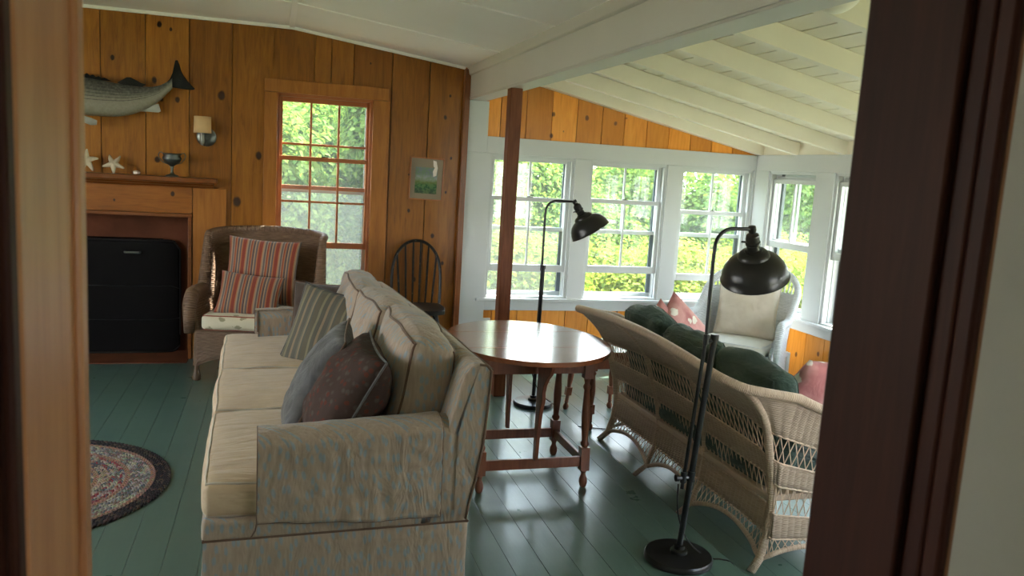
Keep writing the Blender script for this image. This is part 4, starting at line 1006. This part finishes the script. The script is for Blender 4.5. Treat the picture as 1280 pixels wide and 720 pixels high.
# ------------------------------------------------------------------ wicker armchairs
def uchair(root, W, D, arm, back, mw, mr, seatz=.34, rise=(.40, .62), rimr=(.042, .026), flare=.05, front=-.0, open_back=None, rc=.14, solid=.03):
    hw, hd = W / 2, D / 2; Lside = D - rc; Lc = PI / 2 * rc; Lb = W - 2 * rc; tot = 2 * (Lside + Lc) + Lb
    def path(u):
        s = u * tot
        if s < Lside: return V((-hw, -hd + s)), V((-1, 0)), s
        s2 = s - Lside
        if s2 < Lc: a = PI - s2 / rc; return V((-hw + rc + rc * math.cos(a), hd - rc + rc * math.sin(a))), V((math.cos(a), math.sin(a))), s
        s3 = s2 - Lc
        if s3 < Lb: return V((-hw + rc + s3, hd)), V((0, 1)), s
        s4 = s3 - Lb
        if s4 < Lc: a = PI / 2 - s4 / rc; return V((hw - rc + rc * math.cos(a), hd - rc + rc * math.sin(a))), V((math.cos(a), math.sin(a))), s
        s5 = s4 - Lc; return V((hw, hd - rc - s5)), V((1, 0)), s
    def top(u):
        s = min(u, 1 - u) * tot / (Lside + Lc)
        t = max(0, min(1, (s - rise[0]) / (rise[1] - rise[0]))); t = t * t * (3 - 2 * t)
        z = arm + (back - arm) * t
        mid = abs(u - .5) * tot / (Lb / 2 + Lc)
        if t > .99: z += .03 * max(0, math.cos(min(1, mid) * PI / 2))
        f = max(0, 1 - s / .10); return z - .07 * f * f
    def pt(u, z):
        p, n, s = path(u); T = top(u)
        f = max(0, (z - seatz) / (T - seatz)) if T > seatz else 0
        o = flare * f * f + (.03 * max(0, (seatz - z) / seatz))
        o = o if z >= seatz else .012 * (seatz - z) / seatz
        return V((p.x + n.x * o, p.y + n.y * o, z))
    def under(u):
        s = u * tot; 
        def arch(a, L): return .10 + .09 * math.sin(PI * min(1, max(0, a / L))) ** .7
        if s < D: return arch(s, D)
        if s > tot - D: return arch(tot - s, D)
        return arch(s - D, tot - 2 * D)
    topz = lambda u: top(u) if open_back is None else min(top(u), max(open_back, arm - .02) if min(u, 1 - u) * tot > Lside * .8 else top(u))
    mb = MB(); mb.grid(lambda u, v: pt(u, under(u) + (topz(u) - under(u)) * v), 120, 26, lambda u, v: (u * tot, under(u) + (topz(u) - under(u)) * v))
    mb.build('wicker_shell', mw, root, smooth='full', solid=solid)
    mb = MB(); n = 100; pts = []; rs = []
    for i in range(n + 1):
        u = i / n; p = pt(u, top(u)); t = max(0, min(1, (top(u) - arm) / (back - arm))); pts.append(p); rs.append(rimr[0] * (1 - t) + rimr[1] * t)
    q0, q1 = pts[0].copy(), pts[-1].copy()
    pts = [V((q0.x, q0.y - .012, seatz - .02)), V((q0.x, q0.y - .014, (seatz + q0.z) / 2 + .03))] + pts + [V((q1.x, q1.y - .014, (seatz + q1.z) / 2 + .03)), V((q1.x, q1.y - .012, seatz - .02))]
    rs = [rs[0] * .7, rs[0] * .85] + rs + [rs[-1] * .85, rs[-1] * .7]
    mb.tube(pts, rs, 12); mb.build('rolled_rim', mw, root, smooth='full')
    if open_back is not None:
        mb = MB(); k = 30
        for i in range(k):
            u = .5 + (i / (k - 1) - .5) * (1 - 2 * Lside * .85 / tot)
            za, zb = topz(u), top(u)
            if zb - za > .01: mb.tube([pt(u, za - .01), pt(u, (za + zb) / 2), pt(u, zb)], .0065, 6)
        mb.build('back_spindles', mr, root, smooth=True)
    # front panel with arch, seat deck, legs
    def fr_(u, v):
        x = -hw + W * u; z0 = .10 + .09 * math.sin(PI * u) ** .7; return V((x, -hd - .006, z0 + (seatz - z0) * v))
    mb = MB(); mb.grid(fr_, 50, 12, lambda u, v: (u * W, .1 + .24 * v)); mb.build('front_panel', mw, root, smooth=True, solid=.014)
    mb = MB(); mb.box(-hw, hw, -hd, hd - .02, seatz - .04, seatz); mb.build('seat_deck', mw, root, bevel=.006)
    mb = MB(); mb.tube([fr_(i / 30, 0) for i in range(31)], .008, 6)
    nn = 90; mb.tube([pt(i / nn, under(i / nn)) for i in range(nn + 1)], .008, 6); mb.build('lower_band', mr, root, smooth=True)
    for sx in (-1, 1):
        for sy in (-1, 1):
            x, y = sx * (hw - .0), sy * (hd - .02 if sy > 0 else hd - .004)
            mb = MB(); mb.lathe([(.016, 0), (.026, .006), (.028, .022), (.024, .045), (.017, .075), (.014, .10), (.017, .16), (.017, seatz - .01)], Matrix.Translation((x, y, 0)), 12); mb.build('leg', mr, root, smooth=True)
br = empty('wicker_armchair', (-.085, 5.775, 0), math.radians(-13), label='brown wicker wing armchair with a cream leaf print seat beside the fireplace', cat='armchair', group=None)
uchair(br, .70, .58, .58, .955, 'wicker_brown', 'wicker_brown_rod', seatz=.345, rise=(.42, .60), rimr=(.046, .026), flare=.045)
box_cushion('seat_cushion', 'leaf_cloth', br, .315, .285, .052, .03, (.01, .02, .012), Matrix.Translation((0, -.045, .402)), 'stripe_red', seed=4, n=12)
pillow('lumbar_pillow', .42, .30, .13, 'stripe_red', (-.16, 5.615, .575), (-.12, -.90, .42), roll=-.10, label='small striped rust lumbar pillow leaning low in the brown wicker armchair', seed=3, crush=.008)
pillow('back_pillow', .50, .46, .12, 'stripe_red', (-.085, 5.80, .715), (-.20, -.96, .22), roll=-.05, label='large striped rust square pillow against the back of the brown wicker armchair', seed=6, crush=.008)
wh = empty('wicker_armchair', (3.46, 5.30, FD), math.radians(-50), label='white painted wicker armchair in the window corner of the sunroom', cat='armchair')
uchair(wh, .60, .54, .62, .96, 'wicker_white', 'wicker_white_rod', seatz=.35, rise=(.25, 1.0), rimr=(.03, .024), flare=.05, open_back=.80, rc=.16, solid=.022)
box_cushion('seat_cushion', 'grey_seat', wh, .25, .25, .045, .03, (.01, .01, .012), Matrix.Translation((0, -.045, .40)), 'wicker_white_rod', seed=14, n=12)
pillow('cushion', .48, .42, .14, 'cream_cloth', (3.53, 5.37, .545), (-.73, -.64, .26), roll=.03, label='plain cream cushion leaning in the white wicker armchair', cat='cushion', pipe='cream_cloth', seed=16, crush=.018)

# ------------------------------------------------------------------ wicker settee
se = empty('wicker_settee', (1.925, 3.56, FD), label='natural wicker settee with open lattice bands, seen from behind in the sunroom', cat='settee')
HY = .86; RCo = .10; AX = .60
Ls, Lc_, Lb_ = AX - RCo, PI / 2 * RCo, 2 * HY - 2 * RCo; TOT = 2 * (Ls + Lc_) + Lb_
def spath(s):
    """s from the far arm front, round the back, to the near arm front. returns p, outward normal"""
    if s < Ls: return V((AX - s, HY)), V((0, 1))
    s -= Ls
    if s < Lc_: a = PI / 2 + s / RCo; return V((RCo + RCo * math.cos(a), HY - RCo + RCo * math.sin(a))), V((math.cos(a), math.sin(a)))
    s -= Lc_
    if s < Lb_: return V((0, HY - RCo - s)), V((-1, 0))
    s -= Lb_
    if s < Lc_: a = PI + s / RCo; return V((RCo + RCo * math.cos(a), -HY + RCo + RCo * math.sin(a))), V((math.cos(a), math.sin(a)))
    s -= Lc_
    return V((RCo + s, -HY)), V((0, -1))
prof = [(0, -.015), (.05, .055), (.165, .095), (.286, .11), (.435, .085), (.55, .045), (.68, .0), (.77, -.07), (.84, -.15), (.88, -.215)]
def soff(f):
    for (a, x), (b, y) in zip(prof[:-1], prof[1:]):
        if f <= b: t = (f - a) / (b - a); return -(x + (y - x) * t)
    return -prof[-1][1]
def rimz(s):
    d = min(s, TOT - s)
    if d > Ls + Lc_:
        q = (s - Ls - Lc_) / Lb_; return .825 + .045 * math.sin(PI * min(1, max(0, q * .9 + .05))) + .006 * q
    base = .832 if s < TOT / 2 else .838
    t = 1 - d / (Ls + Lc_); return base - .28 * t ** .95 - .25 * max(0, (t - .88) / .12) ** 2
def SP(s, f, out=0):
    p, n = spath(s); k = rimz(s) / .88; d = min(s, TOT - s)
    w = 1 if d > Ls + Lc_ else .45 + .55 * max(0, min(1, (d - Ls) / Lc_))
    o = soff(f) * w + out; nx = n.x if n.x > -.05 else -min(1, -n.x * 1.35); return V((p.x + nx * o, p.y + n.y * o * .45, f * k if f > .15 else f * (k * f / .15 + 1 * (1 - f / .15))))
bands = [(.675, .872, 'top'), (.43, .545, 'mid'), (.165, .285, 'low')]
for a, b2, nm in bands:
    nu = int(TOT / .032 * 8); nv = max(3, int((b2 - a) / .03))
    mb = MB(); mb.grid(lambda u, v: SP(u * TOT, a + (b2 - a) * v, .010 * abs(math.sin(PI * u * TOT / .032)) ** .7), nu, nv, lambda u, v: (u * TOT, a + (b2 - a) * v))
    mb.build('woven_band', 'wicker', se, smooth='full', solid=.004)
mb = MB()
for a, b2, nm in bands:
    for f in (a, b2):
        n = 300; mb.tube([SP(TOT * i / n, f, .007 + .003 * math.sin(i * 2.2)) for i in range(n + 1)], .0048, 5)
mb.build('edge_braid', 'wicker_rod', se, smooth=True)
mb = MB()
feet_s = [Ls + Lc_ * .5, Ls + Lc_ + Lb_ * .335, Ls + Lc_ + Lb_ * .665, Ls + Lc_ * 1.5 + Lb_]
def archf(s):
    fs_ = [0.02] + feet_s + [TOT - .02]
    for a, b2 in zip(fs_[:-1], fs_[1:]):
        if a <= s <= b2:
            t = (s - a) / (b2 - a); return .045 + .075 * math.sin(PI * t) ** .8
    return .045
st_ = .036; n = int(TOT / st_)
for (a, b2) in ((.545, .675), (.285, .43)):
    for i in range(n):
        s0, s1 = i * st_, min(TOT, (i + 1) * st_)
        mb.tube([SP(s0, a, -.001), SP((s0 + s1) / 2, (a + b2) / 2, -.001), SP(s1, b2, -.001)], .0021, 4)
        mb.tube([SP(s1, a, .002), SP((s0 + s1) / 2, (a + b2) / 2, .002), SP(s0, b2, .002)], .0021, 4)
for i in range(n):
    s0, s1 = i * st_, min(TOT, (i + 1) * st_)
    mb.tube([SP(s0, archf(s0), -.001), SP(s1, .165, -.001)], .0021, 4); mb.tube([SP(s1, archf(s1), .002), SP(s0, .165, .002)], .0021, 4)
mb.build('lattice', 'wicker_rod', se, smooth=True)
mb = MB(); n = 200
mb.tube([SP(TOT * i / n, .885, .0) for i in range(n + 1)], .021, 10); mb.build('rolled_rim', 'wicker_wrap', se, smooth='full')
mb = MB(); mb.tube([SP(TOT * i / n, archf(TOT * i / n), .0) for i in range(n + 1)], .011, 8); mb.build('arched_rail', 'wicker_wrap', se, smooth='full')
for i, s in enumerate(feet_s):
    r = .018 if i in (0, 3) else .013
    mb = MB(); mb.tube([SP(s, .87 * k / 16, .008) for k in range(17)], [r] * 17, 9); mb.build('leg', 'wicker_wrap', se, smooth='full')
for s in (.03, TOT - .03):
    mb = MB(); p0 = SP(s, 0); mb.tube([(p0.x, p0.y, 0), SP(s, .2), SP(s, .5), SP(s, .85)], .016, 9); mb.build('leg', 'wicker_wrap', se, smooth='full')
mb = MB(); mb.box(.09, AX + .0, -HY + .07, HY - .07, .285, .315); mb.build('seat_deck', 'wicker', se, bevel=.005)
mb = MB(); mb.grid(lambda u, v: V((AX + .005, -HY + .02 + (2 * HY - .04) * u, .16 + .15 * v)), 60, 4, lambda u, v: (u * 1.7, .2 * v)); mb.build('front_apron', 'wicker', se, smooth='full', solid=.01)
# green cushions of the settee
box_cushion('seat_cushion', 'green_cloth', se, .245, .74, .055, .035, (.01, .01, .02), Matrix.Translation((.345, 0, .375)), 'green_cloth', seed=21, wob=.012, n=22)
for i, (y, h, x, lean, tw) in enumerate(((.52, .225, .155, -.22, .04), (.0, .23, .15, -.25, -.05), (-.50, .22, .16, -.22, .05))):
    m_ = Matrix.Translation((x + .02, y, .640 - .012 * i)) @ Matrix.Rotation(lean, 4, 'Y') @ Matrix.Rotation(tw, 4, 'X')
    box_cushion('back_cushion', 'green_cloth', se, .065, .265, h, .055, (.045, .012, .03), m_, 'green_cloth', axis=0, seed=31 + 7 * i, wob=.03, n=22)
pillow('throw_pillow', .36, .36, .13, 'floral_pink', (2.38, 4.30, .60), (.35, -.85, .30), roll=.8, label='pink floral throw pillow at the far arm of the settee, right one of the pair', group='pink floral pillows on the settee', seed=41)
pillow('throw_pillow', .34, .34, .12, 'floral_pink', (2.25, 4.27, .57), (.1, -.9, .30), roll=.75, label='pink floral throw pillow at the far arm of the settee, left one', group='pink floral pillows on the settee', seed=43)
pillow('throw_pillow', .46, .46, .15, 'floral_pink', (2.38, 3.00, .555), (-.1, .86, .5), roll=.15, label='large pink floral throw pillow leaning on the near arm of the settee', group='pink floral pillows on the settee', seed=45)

# ------------------------------------------------------------------ floor lamps
def lamp(base, topx, axis, neck, label, br_, cord, side=(-.036, 0)):
    x0, y0, z0 = base; r = empty('floor_lamp', (x0, y0, z0), label=label, cat='floor lamp', group=None)
    W_ = lambda p: V((p[0] - x0, p[1] - y0, p[2] - z0))
    mb = MB(); mb.lathe([(.001, 0), (br_ - .004, 0), (br_, .004), (br_, .018), (br_ - .006, .026), (.05, .029), (.034, .031), (.034, .042), (.030, .046), (.022, .048), (.022, .062), (.014, .064), (.001, .064)], n=40); mb.build('base', 'black_metal', r, smooth=True)
    lx = topx - x0
    mb = MB(); mb.tube([(0, 0, .05), (lx * .5, 0, .48), (lx, 0, .905)], .0125, 12); mb.tube([(lx, 0, .90), (lx * 1.01, 0, .925)], .017, 12); mb.tube([(lx * .32, 0, .33), (lx * .38, 0, .37)], .016, 12); mb.build('pole', 'black_metal', r, smooth=True)
    ox, oy = side; thin = lx + ox
    a = [(lx * .35 + ox, oy, .30), (lx * .7 + ox, oy, .62), (thin, oy, .92), (thin - .002, oy, 1.2)]
    for i in range(9):
        t = i / 8 * PI / 2; a.append((thin + .07 - .07 * math.cos(t), oy, 1.262 + .075 * math.sin(t)))
    nk = W_(neck); a += [(nk.x - .02, nk.y * .6, 1.338), (nk.x, nk.y, nk.z)]
    mb = MB(); mb.tube(a, .0075, 10); mb.build('gooseneck', 'black_metal', r, smooth=True)
    mb = MB(); mb.tube([(thin, oy, .90), (lx, 0, .90)], .010, 8); mb.tube([(thin, oy, .885), (thin, oy, .925)], .012, 10); mb.build('clamp', 'black_metal', r, smooth=True)
    mb = MB(); mb.tube([(lx * .36 + ox * 1.6, oy * 1.6, .345), (lx * .36, 0, .345)], .009, 8); mb.tube([(lx * .36 + ox * 1.9, oy * 1.9, .345), (lx * .36 + ox * 1.58, oy * 1.58, .345)], .014, 10); mb.tube([(lx * .38 + ox, oy, .325), (lx * .38 + ox, oy, .37)], .012, 10); mb.build('clamp', 'black_metal', r, smooth=True)
    ax = V(axis).normalized(); zz = -ax; xx = zz.orthogonal().normalized(); yy = zz.cross(xx)
    mt = Matrix.Translation(nk) @ Matrix((xx, yy, zz)).transposed().to_4x4()
    mb = MB(); mb.lathe([(.001, .016), (.014, .014), (.016, 0), (.013, -.012), (.016, -.016), (.024, -.022), (.027, -.035), (.026, -.05), (.029, -.053), (.029, -.062), (.025, -.066), (.026, -.085), (.034, -.09), (.034, -.095)], mt, 24); 
    mb.tube([mt @ V((0, .02, -.055)), mt @ V((0, .045, -.055))], .004, 6); mb.build('socket', 'bronze_metal', r, smooth=True)
    pr = [(.034, -.093), (.050, -.098), (.060, -.108), (.062, -.118), (.078, -.124), (.098, -.138), (.116, -.160), (.127, -.185), (.132, -.212), (.135, -.214)]
    mb = MB(); mb.lathe(pr, mt, 40, caps=False); sh = mb.build('shade', 'bronze_metal', r, smooth=True, angle=50)
    mb = MB(); mb.lathe([(a_ - .003, z - .002) for a_, z in pr[1:]], mt, 40, caps=False); mb.build('shade_lining', 'shade_inside', sh, smooth=True)
    mb = MB(); mb.lathe([(.001, -.10), (.014, -.105), (.020, -.125), (.030, -.15), (.030, -.165), (.02, -.185), (.001, -.19)], mt, 16); mb.build('bulb', 'plastic_white', r, smooth=True)
    mb = MB(); mb.tube(catmull([W_(p) for p in cord]), .003, 6); mb.build('power_cord', 'cord', r, smooth=True)
    return r
def catmull(P, n=8):
    out = []
    for i in range(len(P) - 1):
        p = [P[max(0, i - 1)], P[i], P[i + 1], P[min(len(P) - 1, i + 2)]]
        for k in range(n):
            t = k / n; out.append(.5 * ((2 * p[1]) + (p[2] - p[0]) * t + (2 * p[0] - 5 * p[1] + 4 * p[2] - p[3]) * t * t + (3 * p[1] - 3 * p[2] + p[3] - p[0]) * t ** 3))
    return out + [P[-1]]
lamp((1.575, 2.70, 0), 1.643, (.34, .28, -.90), (1.765, 2.705, 1.335), 'black metal floor lamp in the foreground behind the wicker settee', .137,
     [(1.545, 2.70, .32), (1.555, 2.70, .20), (1.60, 2.69, .09), (1.69, 2.68, .01), (1.75, 2.66, .005), (1.79, 2.63, -.01), (1.82, 2.50, -.094), (1.95, 2.40, -.095), (2.2, 2.35, -.096)])
lamp((1.64, 4.83, 0), 1.650, (.50, -.12, -.80), (1.835, 4.83, 1.335), 'black metal floor lamp standing behind the oval table near the sunroom windows', .13,
     [(1.61, 4.83, .32), (1.62, 4.81, .20), (1.68, 4.80, .08), (1.77, 4.78, .01), (1.80, 4.76, -.02), (1.83, 4.70, -.095), (1.95, 4.62, -.096), (2.25, 4.50, -.096)], side=(.004, .036))

# ------------------------------------------------------------------ outdoors
mb = MB(); mb.grid(lambda u, v: V((-30 + 70 * u, -25 + 65 * v, -.75 + .25 * noise.noise(V((u * 9, v * 9, 0))))), 40, 40)
tag(mb.build('ground', 'grass', smooth='full'), kind='structure')
def leaf_mesh(name, mat, rx, ry, h, n, seed, size=.07, clump=9):
    rnd = random.Random(seed); mb = MB()
    blobs = [(V((rnd.uniform(-.45, .45) * rx, rnd.uniform(-.45, .45) * ry, h * rnd.uniform(.45, .8))), rnd.uniform(.35, .55)) for _ in range(clump)]
    blobs += [(V((rnd.uniform(-.6, .6) * rx, rnd.uniform(-.6, .6) * ry, h * rnd.uniform(.2, .45))), rnd.uniform(.4, .55)) for _ in range(clump)]
    btone = [rnd.uniform(-.18, .18) for _ in blobs]
    for i in range(n + n // 8):
        big = i >= n
        bi = rnd.randrange(len(blobs)); c, k = blobs[bi]
        d = V((rnd.gauss(0, 1), rnd.gauss(0, 1), rnd.gauss(0, 1))).normalized()
        rr = (rnd.uniform(.25, .8) if big else rnd.uniform(.6, 1.04)) + .12 * noise.noise(d * 3 + c)
        p = c + V((d.x * rx * k, d.y * ry * k, d.z * h * .30 * (k / .45))) * rr
        if p.z < .02: continue
        nz = (d * .8 + V((rnd.gauss(0, .5), rnd.gauss(0, .5), rnd.gauss(0, .5) + .5))).normalized()
        t = nz.orthogonal().normalized(); t = Matrix.Rotation(rnd.uniform(0, 6.28), 3, nz) @ t; s = nz.cross(t)
        L = size * rnd.uniform(.6, 1.3) * (2.2 if big else 1); W = L * .34
        mb.cur = max(0, min(1, rnd.gauss(.42, .2) + btone[bi]))
        mb.add([p - t * L * .5, p + s * W + nz * L * .06, p + t * L * .55 - nz * L * .08, p - s * W + nz * L * .06], [(0, 1, 2, 3)])
    return mb.build(name, mat)
def shrub_kind(mat, rx, ry, h, n, seed, size, label, loc, group):
    r = empty('shrub', loc, label=label, cat='shrub', group=group)
    o = leaf_mesh('foliage', mat, rx, ry, h, n, seed, size); o.parent = r
    mb = MB(); rnd = random.Random(seed)
    for k in range(6):
        a = rnd.uniform(0, 6.28); q = V((math.cos(a) * rx * .4, math.sin(a) * ry * .4, h * .7)); mb.tube([(q.x * .15, q.y * .15, -.1), (q.x * .4, q.y * .4, h * .35), q], [.03, .02, .008], 5)
    mb.build('stems', 'bark', r, smooth=True)
    return r
GZ = -.78
tallk = shrub_kind('leaf', 1.7, 1.3, 3.5, 48000, 1, .078, 'tall leafy green shrub outside the wooden window, left one of the two', (-.55, 9.4, GZ), 'shrubs outside the wooden window')
bigk = shrub_kind('leaf', 1.9, 1.5, 2.85, 50000, 2, .075, 'broad green shrub behind the leftmost sunroom window', (2.95, 10.4, GZ), 'green shrubs beyond the sunroom')
lowk = shrub_kind('leaf_yellow', 1.4, 1.1, 1.6, 26000, 3, .065, 'bright yellow green bush low behind the leftmost sunroom window', (2.6, 8.7, GZ), 'low bright bushes beyond the sunroom')
def cp(src, loc, rz, sc, label):
    c = copy_tree(src); c.location = loc; c.rotation_euler = (0, 0, rz); c.scale = (sc[0], sc[0], sc[1]); c['label'] = label; return c
cp(tallk, (1.35, 9.9, GZ), 2.1, (1.0, 1.02), 'tall leafy green shrub outside the wooden window, right one of the two')
cp(bigk, (.9, 11.6, GZ), .4, (1.1, 1.3), 'tall green shrub standing further back, between the two outside the wooden window')
cp(bigk, (5.4, 10.9, GZ), 1.3, (1.0, 1.0), 'broad green shrub behind the middle sunroom window')
cp(bigk, (7.4, 10.3, GZ), 2.6, (.9, 1.04), 'broad green shrub behind the third sunroom window beside the corner')
cp(bigk, (9.6, 9.6, GZ), 4.2, (1.05, .95), 'broad green shrub beyond the sunroom corner, right of the third window')
cp(bigk, (9.9, 6.6, GZ), 5.2, (1.0, .98), 'broad green shrub beyond the first window of the right wall')
cp(lowk, (4.3, 8.9, GZ), 1.7, (1.0, .95), 'bright yellow green bush low behind the middle sunroom window')
cp(lowk, (5.9, 8.6, GZ), 3.1, (1.05, 1.0), 'bright yellow green bush low behind the third sunroom window')
cp(lowk, (7.3, 7.6, GZ), .6, (1.05, .9), 'bright yellow green bush low beyond the sunroom corner')
cp(lowk, (7.6, 5.6, GZ), 2.2, (1.0, .95), 'bright yellow green bush low beyond the right wall')
cp(bigk, (9.8, 3.4, GZ), .9, (1.05, .95), 'broad green shrub far along the right wall of the sunroom')

# ------------------------------------------------------------------ light
w = bpy.data.worlds.new('sky'); bpy.context.scene.world = w; w.use_nodes = True; nt = w.node_tree; nt.nodes.clear(); g = N(nt)
bg = nt.nodes.new('ShaderNodeBackground'); wo = nt.nodes.new('ShaderNodeOutputWorld')
z = g.sep(g.coord('Generated'))[2]
g.put(bg.inputs[0], g.ramp(z, [(0, (1, .98, .95)), (.5, (.70, .83, 1))])); bg.inputs[1].default_value = 3.2
nt.links.new(bg.outputs[0], wo.inputs[0])
L_ = bpy.data.lights.new('sun', 'SUN'); L_.energy = 9.0; L_.angle = math.radians(1.0); L_.color = (1, .95, .85)
o = bpy.data.objects.new('sun', L_); C.objects.link(o); o.rotation_euler = (math.radians(38), 0, math.radians(115))

# ------------------------------------------------------------------ camera
cd = bpy.data.cameras.new('camera'); cam = bpy.data.objects.new('camera', cd); C.objects.link(cam)
yaw, pit, rol = .2916, .1433, .0598
f = V((math.sin(yaw) * math.cos(pit), math.cos(yaw) * math.cos(pit), -math.sin(pit))); r = V((math.cos(yaw), -math.sin(yaw), 0)); u = r.cross(f)
r2 = r * math.cos(rol) + u * math.sin(rol); u2 = u * math.cos(rol) - r * math.sin(rol)
cam.rotation_euler = Matrix((r2, u2, -f)).transposed().to_euler(); cam.location = (0, 0, 1.5)
cd.sensor_width = 36; cd.lens = 36 * 1000 / 1280; cd.clip_start = .02
cd.dof.use_dof = True; cd.dof.focus_distance = 3.6; cd.dof.aperture_fstop = 9
sc_ = bpy.context.scene; sc_.camera = cam
sc_.view_settings.view_transform = 'Standard'; sc_.view_settings.look = 'None'; sc_.view_settings.gamma = 1; sc_.view_settings.use_curve_mapping = False
sc_.view_settings.exposure = 2.05
sc_.cycles.max_bounces = 14; sc_.cycles.diffuse_bounces = 8; sc_.cycles.transparent_max_bounces = 24; sc_.cycles.sample_clamp_indirect = 8
